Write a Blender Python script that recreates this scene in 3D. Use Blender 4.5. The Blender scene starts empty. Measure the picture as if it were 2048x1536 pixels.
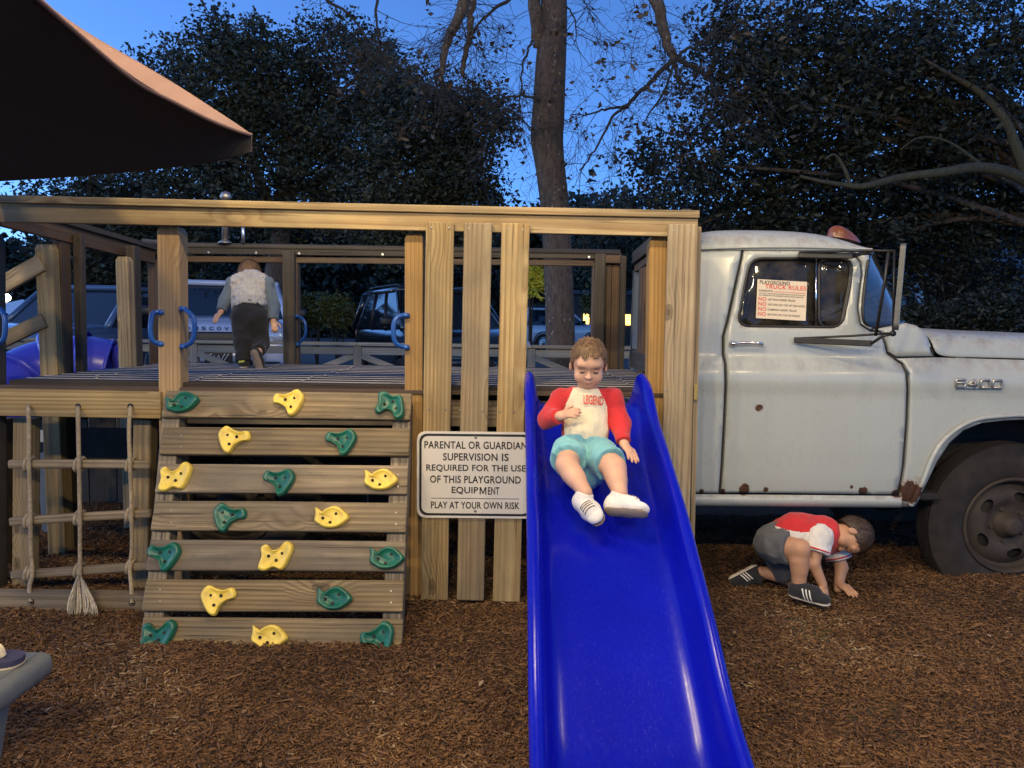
import bpy, bmesh, math, random
import numpy as np
from mathutils import Vector, Matrix, geometry, noise
from mathutils.bvhtree import BVHTree
random.seed(7); np.random.seed(7)
R = math.radians
scn = bpy.context.scene
COL = scn.collection

# ------------------------------------------------------------------ camera
FPX = 1536.0
CAM = Vector((0, 0, 1.41))
TH = math.atan(118 / FPX)
RH = 0.0146
FWD = Vector((0, math.cos(TH), -math.sin(TH)))
_u0 = Vector((0, math.sin(TH), math.cos(TH)))
_r0 = Vector((1, 0, 0))
RGT = math.cos(RH) * _r0 + math.sin(RH) * _u0
UPV = math.cos(RH) * _u0 - math.sin(RH) * _r0
cd = bpy.data.cameras.new('camera')
cd.sensor_width = 36; cd.lens = 36 * FPX / 2048
cd.clip_start = 0.05; cd.clip_end = 2000
cam = bpy.data.objects.new('camera', cd); COL.objects.link(cam)
cam.matrix_world = Matrix(((RGT.x, UPV.x, -FWD.x, CAM.x), (RGT.y, UPV.y, -FWD.y, CAM.y), (RGT.z, UPV.z, -FWD.z, CAM.z), (0, 0, 0, 1)))
scn.camera = cam

def ray(px, py):
    return FWD + RGT * ((px - 1024) / FPX) + UPV * ((768 - py) / FPX)
def P(px, py, Y):
    d = ray(px, py); return CAM + d * (Y / d.y)
def G(px, py, z=0.0):
    d = ray(px, py); return CAM + d * ((z - CAM.z) / d.z)

# ------------------------------------------------------------------ world, sun, exposure
SUN_EL, SUN_AZ = R(24), R(270)
w = bpy.data.worlds.new('World'); scn.world = w; w.use_nodes = True
nt = w.node_tree; nt.nodes.clear()
sky = nt.nodes.new('ShaderNodeTexSky'); sky.sky_type = 'NISHITA'; sky.sun_disc = False
sky.sun_elevation = SUN_EL; sky.sun_rotation = SUN_AZ
sky.air_density = 0.6; sky.dust_density = 0.4; sky.ozone_density = 10
bg = nt.nodes.new('ShaderNodeBackground'); bg.inputs[1].default_value = 0.15
wo = nt.nodes.new('ShaderNodeOutputWorld')
nt.links.new(sky.outputs[0], bg.inputs[0]); nt.links.new(bg.outputs[0], wo.inputs[0])
sl = bpy.data.lights.new('sun', 'SUN'); sl.energy = 0.05; sl.angle = R(10); sl.color = (1, 0.85, 0.7)
so = bpy.data.objects.new('sun', sl); COL.objects.link(so)
so.rotation_euler = (R(90) - SUN_EL, 0, R(180) - SUN_AZ)
scn.view_settings.view_transform = 'Standard'; scn.view_settings.look = 'None'
scn.view_settings.exposure = 1.0; scn.view_settings.gamma = 1.0
scn.view_settings.use_curve_mapping = False
LAMP_W = 4.1

# ------------------------------------------------------------------ object helpers
WM = {}
def link(o, parent=None, M=None):
    COL.objects.link(o)
    M = M if M is not None else Matrix.Identity(4)
    if parent is not None:
        o.parent = parent
        o.matrix_basis = WM[parent].inverted() @ M
    else:
        o.matrix_basis = M
    WM[o] = M
    return o
def tag(o, label=None, cat=None, group=None, kind=None):
    if label: o['label'] = label
    if cat: o['category'] = cat
    if group: o['group'] = group
    if kind: o['kind'] = kind
    return o
def thing(name, loc, label, cat, group=None):
    o = bpy.data.objects.new(name, None); o.empty_display_size = 0.1
    link(o, None, Matrix.Translation(Vector(loc)))
    return tag(o, label, cat, group)
def mk(name, me, m, parent=None, M=None, smooth=False):
    o = bpy.data.objects.new(name, me)
    ms = m if isinstance(m, (list, tuple)) else [m]
    if len(me.materials) == 0:
        for x in ms: me.materials.append(x)
    if smooth:
        me.polygons.foreach_set('use_smooth', [True] * len(me.polygons))
    return link(o, parent, M)
def me_from(verts, faces, name='m'):
    me = bpy.data.meshes.new(name); me.from_pydata([tuple(v) for v in verts], [], faces); me.update(); return me
def bm_me(bm, name='m'):
    bmesh.ops.recalc_face_normals(bm, faces=bm.faces[:])
    me = bpy.data.meshes.new(name); bm.to_mesh(me); bm.free(); return me
def tri_me(V, T, name='m', quads=False):
    V = np.asarray(V, np.float32); T = np.asarray(T, np.int32); k = T.shape[1]
    me = bpy.data.meshes.new(name)
    me.vertices.add(len(V)); me.vertices.foreach_set('co', V.ravel())
    me.loops.add(T.size); me.loops.foreach_set('vertex_index', T.ravel())
    me.polygons.add(len(T)); me.polygons.foreach_set('loop_start', np.arange(0, T.size, k, dtype=np.int32))
    me.update(calc_edges=True); me.validate(); return me
def frame(a, b, up=(0, 0, 1)):
    x = (Vector(b) - Vector(a)).normalized(); u = Vector(up)
    y = u.cross(x)
    if y.length < 1e-4: y = Vector((0, 1, 0)).cross(x)
    y.normalize(); z = x.cross(y)
    c = (Vector(a) + Vector(b)) / 2
    return Matrix(((x.x, y.x, z.x, c.x), (x.y, y.y, z.y, c.y), (x.z, y.z, z.z, c.z), (0, 0, 0, 1)))
def box_bm(L, W, T, bev=0.004, seg=2, bm=None, M=None):
    b2 = bmesh.new()
    bmesh.ops.create_cube(b2, size=1)
    for v in b2.verts: v.co = Vector((v.co.x * L, v.co.y * W, v.co.z * T))
    if bev > 0:
        bmesh.ops.bevel(b2, geom=b2.edges[:], offset=min(bev, L * .4, W * .4, T * .4), segments=seg, profile=0.5, affect='EDGES')
    if M is not None: b2.transform(M)
    if bm is None: return b2
    me = bpy.data.meshes.new('t'); b2.to_mesh(me); b2.free(); bm.from_mesh(me); bpy.data.meshes.remove(me)
    return bm
def board(name, a, b, W, T, m, parent=None, up=(0, 0, 1), bev=0.004, warp=0.0, seg=2):
    """board from a to b; W across (perpendicular to up), T along up"""
    L = (Vector(b) - Vector(a)).length
    bm = box_bm(L, W, T, bev, seg)
    if warp > 0:
        es = [e for e in bm.edges if abs((e.verts[0].co - e.verts[1].co).x) > L * .5]
        bmesh.ops.subdivide_edges(bm, edges=es, cuts=7, use_grid_fill=True)
        ph = random.random() * 6; ph2 = random.random() * 6
        for v in bm.verts:
            t = v.co.x / L
            v.co.z += warp * math.sin(t * 3 + ph); v.co.y += warp * .6 * math.sin(t * 4 + ph2)
            n = noise.noise(Vector((v.co.x * 9 + ph * 20, v.co.y * 30, v.co.z * 30)))
            v.co.y += n * warp * .5
    me = bm_me(bm, name)
    for p in me.polygons: p.use_smooth = False
    return mk(name, me, m, parent, frame(a, b, up))
def tube_data(pts, rad, n=8, caps=True, twist=None):
    """swept tube along points with radius list -> verts, faces"""
    pts = [Vector(p) for p in pts]; k = len(pts)
    if not isinstance(rad, (list, tuple)): rad = [rad] * k
    V = []; Fc = []
    t0 = (pts[1] - pts[0]).normalized()
    u = t0.orthogonal().normalized()
    for i in range(k):
        t = (pts[min(i + 1, k - 1)] - pts[max(i - 1, 0)]).normalized()
        u = (u - t * u.dot(t))
        if u.length < 1e-5: u = t.orthogonal()
        u.normalize(); v = t.cross(u)
        for j in range(n):
            a = 2 * math.pi * j / n
            V.append(pts[i] + (u * math.cos(a) + v * math.sin(a)) * rad[i])
    for i in range(k - 1):
        for j in range(n):
            a = i * n + j; b = i * n + (j + 1) % n
            Fc.append((a, b, b + n, a + n))
    if caps:
        Fc.append(tuple(range(n - 1, -1, -1))); Fc.append(tuple(range((k - 1) * n, k * n)))
    return V, Fc
def tube(name, pts, rad, m, parent=None, n=10):
    V, Fc = tube_data(pts, rad, n); return mk(name, me_from(V, Fc, name), m, parent, None, True)
def spline(pts, n=8):
    pts = [Vector(p) for p in pts]; out = []
    for i in range(len(pts) - 1):
        p0 = pts[max(i - 1, 0)]; p1 = pts[i]; p2 = pts[i + 1]; p3 = pts[min(i + 2, len(pts) - 1)]
        for j in range(n):
            t = j / n
            out.append(0.5 * ((2 * p1) + (p2 - p0) * t + (2 * p0 - 5 * p1 + 4 * p2 - p3) * t * t + (3 * p1 - p0 - 3 * p2 + p3) * t ** 3))
    out.append(pts[-1]); return out
def lathe_data(prof, n=32, axis='Y'):
    V = []; Fc = []; k = len(prof)
    for j in range(n):
        a = 2 * math.pi * j / n
        for (r, h) in prof:
            if axis == 'Y': V.append((r * math.cos(a), h, r * math.sin(a)))
            elif axis == 'X': V.append((h, r * math.cos(a), r * math.sin(a)))
            else: V.append((r * math.cos(a), r * math.sin(a), h))
    for j in range(n):
        for i in range(k - 1):
            a = j * k + i; b = ((j + 1) % n) * k + i
            Fc.append((a, b, b + 1, a + 1))
    return V, Fc
def interp(x, tab):
    xs = [t[0] for t in tab]; ys = [t[1] for t in tab]
    return float(np.interp(x, xs, ys))
def cdt_panel(outline, holes=(), step=0.03):
    """2D outline/holes (lists of (u,v)) -> verts2d, triangles, boundary loops, with interior grid points"""
    vs = []; es = []; polys = [outline] + list(holes)
    for pl in polys:
        s = len(vs); vs += [Vector(p) for p in pl]; k = len(pl)
        es += [(s + i, s + (i + 1) % k) for i in range(k)]
    us = [p[0] for p in outline]; vv = [p[1] for p in outline]
    def inside(p, pl):
        c = False; j = len(pl) - 1
        for i in range(len(pl)):
            xi, yi = pl[i]; xj, yj = pl[j]
            if (yi > p[1]) != (yj > p[1]) and p[0] < (xj - xi) * (p[1] - yi) / (yj - yi) + xi: c = not c
            j = i
        return c
    def near(p):
        for pl in polys:
            for q in pl:
                if abs(q[0] - p[0]) + abs(q[1] - p[1]) < step * .5: return True
        return False
    a = min(us)
    while a < max(us):
        b = min(vv)
        while b < max(vv):
            p = (a, b)
            if inside(p, outline) and not any(inside(p, h) for h in holes) and not near(p): vs.append(Vector(p))
            b += step
        a += step
    V, E, Fc, *_ = geometry.delaunay_2d_cdt(vs, es, [], 0, 1e-6)
    out = []
    for f in Fc:
        c = sum((V[i] for i in f), Vector((0, 0))) / len(f)
        if inside(c, outline) and not any(inside(c, h) for h in holes): out.append(tuple(f))
    return V, out
def densify(pl, d):
    out = []
    for i in range(len(pl)):
        a = Vector(pl[i]); b = Vector(pl[(i + 1) % len(pl)])
        n = max(1, int((b - a).length / d))
        for j in range(n): out.append(tuple(a.lerp(b, j / n)))
    return out
def round_poly(pl, r, n=4):
    """round the corners of a polygon by radius-ish r"""
    out = []; k = len(pl)
    for i in range(k):
        p = Vector(pl[i]); a = Vector(pl[i - 1]); b = Vector(pl[(i + 1) % k])
        ra = min(r, (a - p).length * .45); rb = min(r, (b - p).length * .45)
        pa = p + (a - p).normalized() * ra; pb = p + (b - p).normalized() * rb
        for j in range(n + 1):
            t = j / n; out.append(tuple(pa.lerp(p, t).lerp(p.lerp(pb, t), t)))
    return out

# ------------------------------------------------------------------ text meshes (made before the scene is heavy)
def text_me(s, size=1.0, sx=1.0, bold=0.0, ext=0.0, align='CENTER', spacing=1.0, bevel=0.0):
    c = bpy.data.curves.new('t', 'FONT'); c.body = s; c.size = size; c.align_x = align; c.align_y = 'CENTER'
    c.offset = bold; c.extrude = ext; c.space_character = spacing; c.bevel_depth = bevel; c.resolution_u = 3
    o = bpy.data.objects.new('t', c); COL.objects.link(o)
    dg = bpy.context.evaluated_depsgraph_get()
    me = bpy.data.meshes.new_from_object(o.evaluated_get(dg))
    bpy.data.objects.remove(o); bpy.data.curves.remove(c)
    me.transform(Matrix.Diagonal((sx, 1, 1, 1))); me.materials.clear()
    return me
# ------------------------------------------------------------------ materials
MT = {}
class NB:
    def __init__(s, name):
        s.m = bpy.data.materials.new(name); s.m.use_nodes = True; s.t = s.m.node_tree
        s.b = s.t.nodes['Principled BSDF']; s.out = s.t.nodes['Material Output']
    def n(s, typ, **kw):
        x = s.t.nodes.new('ShaderNode' + typ)
        for k, v in kw.items():
            if k.startswith('i_'):
                x.inputs[k[2:].replace('_', ' ')].default_value = v
            else: setattr(x, k, v)
        return x
    def l(s, a, b): s.t.links.new(a, b)
    def coord(s, kind='Object'): return s.n('TexCoord').outputs[kind]
    def mapping(s, v, scale=(1, 1, 1), loc=(0, 0, 0)):
        m = s.n('Mapping'); m.inputs['Scale'].default_value = scale; m.inputs['Location'].default_value = loc
        s.l(v, m.inputs['Vector']); return m.outputs[0]
    def noise(s, v, scale, detail=4, rough=.55, dist=0):
        x = s.n('TexNoise'); x.inputs['Scale'].default_value = scale; x.inputs['Detail'].default_value = detail
        x.inputs['Roughness'].default_value = rough; x.inputs['Distortion'].default_value = dist
        if v is not None: s.l(v, x.inputs['Vector'])
        return x.outputs[0]
    def ramp(s, f, stops):
        r = s.n('ValToRGB'); e = r.color_ramp.elements
        while len(e) < len(stops): e.new(0.5)
        for i, (p, c) in enumerate(stops):
            e[i].position = p; e[i].color = (c[0], c[1], c[2], 1) if not isinstance(c, (int, float)) else (c, c, c, 1)
        s.l(f, r.inputs[0]); return r.outputs[0]
    def mix(s, f, a, b, blend='MIX'):
        x = s.n('Mix', data_type='RGBA', blend_type=blend)
        for sock, v in ((x.inputs[0], f), (x.inputs[6], a), (x.inputs[7], b)):
            if isinstance(v, (int, float)): sock.default_value = v
            elif isinstance(v, (tuple, list)): sock.default_value = (v[0], v[1], v[2], 1)
            else: s.l(v, sock)
        return x.outputs[2]
    def math(s, op, a, b=0.0, c=None):
        x = s.n('Math', operation=op)
        for i, v in enumerate((a, b) if c is None else (a, b, c)):
            if isinstance(v, (int, float)): x.inputs[i].default_value = v
            else: s.l(v, x.inputs[i])
        return x.outputs[0]
    def bump(s, h, strength=.3, dist=.002):
        b = s.n('Bump'); b.inputs['Strength'].default_value = strength; b.inputs['Distance'].default_value = dist
        s.l(h, b.inputs['Height']); s.l(b.outputs[0], s.b.inputs['Normal'])
    def base(s, c):
        if isinstance(c, (tuple, list)): s.b.inputs['Base Color'].default_value = (c[0], c[1], c[2], 1)
        else: s.l(c, s.b.inputs['Base Color'])
    def rough(s, r):
        if isinstance(r, (int, float)): s.b.inputs['Roughness'].default_value = r
        else: s.l(r, s.b.inputs['Roughness'])
def simple(name, c, rough=.6, metal=0.0, var=.15, nscale=8, bump=0, coat=0, emit=None):
    b = NB(name); co = b.coord()
    if var > 0:
        f = b.noise(co, nscale, 4)
        b.base(b.ramp(f, [(.3, tuple(x * (1 - var) for x in c)), (.7, tuple(min(1, x * (1 + var)) for x in c))]))
    else: b.base(c)
    b.rough(rough); b.b.inputs['Metallic'].default_value = metal
    if coat: b.b.inputs['Coat Weight'].default_value = coat; b.b.inputs['Coat Roughness'].default_value = .08
    if bump: b.bump(b.noise(co, nscale * 12, 3), bump, .001)
    if emit: b.b.inputs['Emission Color'].default_value = (*emit[0], 1); b.b.inputs['Emission Strength'].default_value = emit[1]
    MT[name] = b.m; return b.m
def wood(name, light, dark, grey, weather=.4, knots=.5, sat=1):
    b = NB(name); co = b.coord()
    oi = b.n('ObjectInfo'); rnd = oi.outputs['Random']
    cx = b.n('CombineXYZ')
    b.l(b.math('MULTIPLY', rnd, 37.0), cx.inputs[0])
    b.l(b.math('ADD', b.math('MULTIPLY', b.math('FRACT', b.math('MULTIPLY', rnd, 7.13)), .16), .03), cx.inputs[1])
    b.l(b.math('SUBTRACT', b.math('MULTIPLY', b.math('FRACT', b.math('MULTIPLY', rnd, 13.7)), .2), .1), cx.inputs[2])
    va = b.n('VectorMath', operation='ADD'); b.l(co, va.inputs[0]); b.l(cx.outputs[0], va.inputs[1]); v = va.outputs[0]
    # knots
    vk = b.n('TexVoronoi'); vk.inputs['Scale'].default_value = 1.0
    sx_ = b.n('SeparateXYZ'); b.l(v, sx_.inputs[0]); ck = b.n('CombineXYZ'); b.l(b.math('MULTIPLY', sx_.outputs[0], 2.6), ck.inputs[0]); b.l(b.math('MULTIPLY', b.math('ADD', sx_.outputs[1], sx_.outputs[2]), 5.5), ck.inputs[1]); b.l(ck.outputs[0], vk.inputs['Vector'])
    kd = vk.outputs['Distance']
    gate = b.math('GREATER_THAN', vk.outputs['Color'], 1 - knots * .62)
    near = b.ramp(kd, [(.0, 1), (.45, 0)])
    swirl = b.math('MULTIPLY', b.math('MULTIPLY', near, gate), .05)
    vs = b.n('VectorMath', operation='ADD'); cs = b.n('CombineXYZ'); b.l(swirl, cs.inputs[1]); b.l(swirl, cs.inputs[2])
    b.l(v, vs.inputs[0]); b.l(cs.outputs[0], vs.inputs[1])
    wv = b.n('TexWave', wave_type='RINGS', rings_direction='X', wave_profile='SAW')
    wv.inputs['Scale'].default_value = 15; wv.inputs['Distortion'].default_value = 11
    wv.inputs['Detail'].default_value = 2.5; wv.inputs['Detail Scale'].default_value = .35; wv.inputs['Detail Roughness'].default_value = .6
    b.l(b.mapping(vs.outputs[0], (.05, 1, 1)), wv.inputs['Vector'])
    ring = wv.outputs['Fac']
    fib = b.noise(b.mapping(v, (3, 160, 160)), 1.0, 5, .6)
    big = b.noise(b.mapping(v, (.9, 14, 14)), 1.0, 3, .5)
    c = b.mix(b.ramp(ring, [(.3, 0), (.82, 1), (1, .1)]), light, dark)
    c = b.mix(b.ramp(big, [(.35, .5), (.6, 0)]), c, tuple(x * .8 for x in dark))
    c = b.mix(b.ramp(fib, [(.35, .38), (.62, 0)]), c, tuple(x * .55 for x in dark))
    st = b.noise(b.mapping(v, (1.6, 9, 9)), 1.0, 5, .65)
    c = b.mix(b.math('MULTIPLY', b.ramp(st, [(.38, 0), (.68, 1)]), weather), c, grey)
    st2 = b.noise(co, 2.1, 3)
    c = b.mix(b.math('MULTIPLY', b.ramp(st2, [(.42, 0), (.7, 1)]), weather * .6), c, tuple(x * .5 for x in grey))
    kc = b.math('MULTIPLY', b.ramp(b.math('ADD', kd, b.math('MULTIPLY', b.noise(v, 40, 3), .05)), [(.06, 1), (.10, .55), (.125, .8), (.15, 0)]), gate)
    c = b.mix(b.math('MULTIPLY', kc, .85), c, tuple(x * .28 for x in dark))
    crk = b.noise(b.mapping(v, (1.3, 75, 75)), 1.0, 2, .5)
    crm = b.math('MULTIPLY', b.ramp(crk, [(.655, 0), (.69, 1)]), weather)
    c = b.mix(b.math('MULTIPLY', crm, .9), c, tuple(x * .16 for x in dark))
    sm = b.noise(b.mapping(v, (2.2, 5, 5)), 1.6, 4, .7)
    c = b.mix(b.math('MULTIPLY', b.ramp(sm, [(.55, 0), (.75, 1)]), weather * .55), c, tuple(x * .42 for x in grey))
    hv = b.n('HueSaturation'); b.l(c, hv.inputs['Color'])
    b.l(b.math('ADD', b.math('MULTIPLY', b.math('FRACT', b.math('MULTIPLY', rnd, 3.3)), .38), .80), hv.inputs['Value'])
    b.l(b.math('ADD', b.math('MULTIPLY', b.math('FRACT', b.math('MULTIPLY', rnd, 5.9)), .3), .85), hv.inputs['Saturation'])
    b.base(hv.outputs[0]); b.rough(b.ramp(fib, [(.3, .85), (.7, .62)]))
    h = b.math('SUBTRACT', b.math('ADD', b.math('MULTIPLY', ring, -.5), b.math('MULTIPLY', fib, .8)), b.math('MULTIPLY', crm, 1.5))
    b.bump(h, .55, .0016)
    MT[name] = b.m
wood('pine', (.48, .36, .18), (.27, .165, .066), (.235, .19, .11), .6, .8)
wood('pine_old', (.37, .275, .15), (.165, .108, .052), (.145, .118, .075), .8, .8)
wood('pine_orange', (.45, .29, .125), (.30, .165, .055), (.23, .16, .08), .35, .4)
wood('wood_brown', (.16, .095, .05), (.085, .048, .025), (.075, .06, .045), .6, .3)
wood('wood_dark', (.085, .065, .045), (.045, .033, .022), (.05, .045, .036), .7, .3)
wood('deck_wood', (.075, .058, .048), (.04, .029, .024), (.05, .045, .04), .7, .3)
MT['deck_wood'].node_tree.nodes['Principled BSDF'].inputs['Specular IOR Level'].default_value = .08
wood('fence_wood', (.34, .31, .24), (.26, .23, .17), (.22, .21, .17), .5, .1)
simple('steel', (.55, .55, .54), .38, 1.0, .15, 30)
simple('strip', (.50, .48, .45), .45, .5, .1, 30)
simple('mirror_shell', (.10, .10, .095), .5, .6, .1, 30)
simple('bolt', (.30, .28, .26), .45, .9, .1)
simple('chrome', (.72, .70, .66), .16, 1.0, .05)
simple('black_metal', (.018, .017, .016), .45, .2, .3, 20)
simple('rubber', (.020, .015, .012), .85, 0, .35, 14, .4)
simple('rim', (.036, .026, .019), .7, .1, .35, 9, .3)
simple('glass_black', (.012, .013, .014), .08, 0, 0)
simple('blue_handle', (.012, .075, .30), .32, 0, .15, 20)
simple('hold_green', (.006, .105, .062), .36, 0, .25, 25, .25)
simple('hold_yellow', (.78, .56, .085), .42, 0, .18, 25, .25)
simple('hole', (.008, .007, .006), .8, 0, 0)
simple('sign_white', (.62, .58, .52), .45, 0, .06, 4)
simple('ink', (.012, .012, .013), .5, 0, 0)
simple('poster', (.62, .53, .40), .6, 0, .06, 5)
simple('ink_red', (.55, .05, .035), .6, 0, 0)
simple('rope', (.30, .235, .15), .95, 0, .3, 60, .5)
simple('rope_frayed', (.45, .38, .27), .95, 0, .3, 60)
simple('shaded_fabric', (.030, .026, .023), .95, 0, .1, 6)  # underside of the tan sail, its shade put into the cloth colour
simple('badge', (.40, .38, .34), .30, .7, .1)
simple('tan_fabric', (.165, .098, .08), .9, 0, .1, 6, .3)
simple('bench_plastic', (.105, .112, .108), .55, 0, .12, 30, .3)
simple('navy_foam', (.025, .022, .05), .8, 0, .2, 30)
simple('cream_rubber', (.58, .47, .28), .6, 0, .1, 20)
simple('asphalt', (.05, .05, .052), .9, 0, .25, 3, .4)
simple('paint_line', (.6, .6, .57), .8, 0, .2, 9)
simple('amber_lens', (.15, .045, .014), .3, 0, .3, 18)
simple('cab_dark', (.030, .028, .026), .8, 0, .3, 8)
simple('vinyl_seat', (.10, .075, .055), .6, 0, .2, 8)
simple('chassis', (.025, .022, .02), .85, .2, .3, 10)
simple('tube_plastic', (.05, .055, .48), .28, 0, .08, 3)
# slide plastic
b = NB('slide_plastic'); co = b.coord()
f = b.noise(co, 3.0, 3)
scf = b.ramp(b.noise(b.mapping(co, (38, 1.1, 38)), 2.0, 6, .75), [(.56, 0), (.74, .15)])
b.base(b.mix(scf, b.ramp(f, [(.3, (.002, .004, .29)), (.7, (.003, .006, .35))]), (.03, .045, .42)))
b.rough(b.ramp(b.noise(b.mapping(co, (60, 2.0, 60)), 2.0, 5, .7), [(.35, .20), (.7, .30)]))
b.b.inputs['Specular IOR Level'].default_value = .32
b.bump(b.noise(co, 9, 3), .06, .004); MT['slide'] = b.m
# truck paint: pale blue-grey enamel, chalked and dirty, rust spots
def truck_paint():
    b = NB('truck_paint'); geo = b.n('NewGeometry'); pos = geo.outputs['Position']; nrm = geo.outputs['Normal']
    sep = b.n('SeparateXYZ'); b.l(pos, sep.inputs[0]); z = sep.outputs[2]; x = sep.outputs[0]
    base = b.mix(b.noise(pos, 1.3, 3), (.33, .36, .345), (.385, .41, .385))
    # grime lies on the upward shelves of the body
    sn = b.n('SeparateXYZ'); b.l(nrm, sn.inputs[0])
    up = b.ramp(sn.outputs[2], [(.12, 0), (.55, 1)])
    gr = b.noise(b.mapping(pos, (6, 6, 2.5)), 3.0, 7, .72)
    dirt = b.math('MULTIPLY', up, b.ramp(gr, [(.38, 0), (.68, .72)]))
    c = b.mix(dirt, base, (.20, .16, .135))
    # soft grime below the belt, streaky
    st = b.noise(b.mapping(pos, (9, 9, 1.1)), 2.0, 6, .65)
    c = b.mix(b.math('MULTIPLY', b.ramp(st, [(.5, 0), (.75, 1)]), .16), c, (.28, .26, .23))
    sp = b.noise(pos, 95, 2, .5)
    c = b.mix(b.ramp(sp, [(.745, 0), (.76, .7)]), c, (.07, .045, .03))
    # rust scabs with their own shapes
    rn = b.noise(pos, 26, 5, .7, .4)
    tot = None
    for (px, py, r) in [(1824, 984, .050), (1490, 982, .022), (1534, 981, .012), (1730, 984, .018), (1797, 992, .022), (1541, 492, .012), (1447, 985, .014), (1519, 815, .016), (1706, 975, .009), (1405, 985, .010)]:
        q = P(px, py, 4.08)
        d = b.n('VectorMath', operation='DISTANCE'); d.inputs[1].default_value = (q.x, 4.10, q.z)
        sc = b.n('VectorMath', operation='MULTIPLY'); sc.inputs[1].default_value = (1, 1, 1)
        b.l(pos, sc.inputs[0]); b.l(sc.outputs[0], d.inputs[0])
        k = b.math('SUBTRACT', 1.0, b.math('DIVIDE', d.outputs['Value'], r * 2.0))
        tot = k if tot is None else b.math('MAXIMUM', tot, k)
    rm = b.ramp(b.math('ADD', b.math('MULTIPLY', tot, .8), b.math('SUBTRACT', rn, .5)), [(.28, 0), (.31, 1)])
    halo = b.ramp(b.math('ADD', b.math('MULTIPLY', tot, .8), b.math('SUBTRACT', rn, .5)), [(.15, 0), (.31, .55)])
    c = b.mix(halo, c, (.24, .13, .07))
    c = b.mix(rm, c, b.ramp(b.noise(pos, 60, 3), [(.3, (.022, .010, .006)), (.7, (.085, .032, .014))]))
    b.base(c)
    b.rough(b.mix(rm, b.ramp(b.math('ADD', dirt, b.math('MULTIPLY', gr, .2)), [(.05, .24), (.6, .75)]), (.9, .9, .9)))
    b.b.inputs['Coat Weight'].default_value = .25; b.b.inputs['Coat Roughness'].default_value = .12
    b.bump(b.math('ADD', b.math('MULTIPLY', b.noise(pos, 7, 3), 1.0), b.math('MULTIPLY', rm, -.25)), .16, .008)
    MT['truck'] = b.m
truck_paint()
def glass(name, tint=(.55, .6, .56), alpha=.45, dirt=.25):
    b = NB(name); geo = b.n('NewGeometry'); pos = geo.outputs['Position']
    tr = b.n('BsdfTransparent'); tr.inputs[0].default_value = (*tint, 1)
    gl = b.n('BsdfGlossy'); gl.inputs['Roughness'].default_value = .03; gl.inputs['Color'].default_value = (.9, .9, .9, 1)
    df = b.n('BsdfDiffuse'); df.inputs['Color'].default_value = (.10, .085, .06, 1)
    fr = b.n('Fresnel'); fr.inputs['IOR'].default_value = 1.5
    m1 = b.n('MixShader'); b.l(fr.outputs[0], m1.inputs[0]); b.l(tr.outputs[0], m1.inputs[1]); b.l(gl.outputs[0], m1.inputs[2])
    m2 = b.n('MixShader'); d = b.ramp(b.noise(pos, 7, 6, .7), [(.4, .04), (.75, dirt * 2)])
    b.l(d, m2.inputs[0]); b.l(m1.outputs[0], m2.inputs[1]); b.l(df.outputs[0], m2.inputs[2])
    b.l(m2.outputs[0], b.out.inputs['Surface']); MT[name] = b.m
glass('glass', (.5, .54, .5), .45, .28)
# bark
def bark(name, c1, c2, lich):
    b = NB(name); co = b.coord()
    n1 = b.noise(b.mapping(co, (1, 1, .28)), 26, 6, .7)
    c = b.ramp(n1, [(.35, c1), (.65, c2)])
    vo = b.n('TexVoronoi'); vo.inputs['Scale'].default_value = 17; b.l(b.mapping(co, (1, 1, .7)), vo.inputs['Vector'])
    f = b.math('MULTIPLY', b.ramp(vo.outputs['Distance'], [(.12, 1), (.3, 0)]), b.ramp(b.noise(co, 3.5, 4), [(.45, 0), (.62, 1)]))
    c = b.mix(b.math('MULTIPLY', f, .8), c, lich)
    b.base(c); b.rough(.92); b.bump(n1, .9, .02); MT[name] = b.m
bark('bark', (.050, .036, .026), (.125, .090, .064), (.36, .33, .28))
bark('bark_limb', (.045, .038, .02), (.085, .075, .04), (.10, .09, .05))
bark('bark_pale', (.085, .072, .05), (.17, .15, .10), (.24, .22, .17))
bark('twig', (.022, .018, .015), (.045, .037, .03), (.06, .055, .05))
def leafm(name, c1, c2, trans=.15):
    b = NB(name); at = b.n('Attribute', attribute_name='rnd'); f = at.outputs['Fac']
    b.base(b.mix(f, c1, c2)); b.rough(.5); b.b.inputs['Specular IOR Level'].default_value = .35
    b.b.inputs['Transmission Weight'].default_value = 0
    MT[name] = b.m
leafm('leaf_oak', (.018, .022, .013), (.058, .066, .038))
leafm('leaf_dark', (.012, .015, .010), (.034, .040, .024))
leafm('leaf_shrub', (.04, .055, .015), (.11, .13, .035))
leafm('leaf_brown', (.03, .02, .013), (.075, .055, .035))
leafm('leaf_lamplit', (.34, .34, .03), (.6, .55, .05))  # lamplight on the fronds is put into this leaf colour
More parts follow.
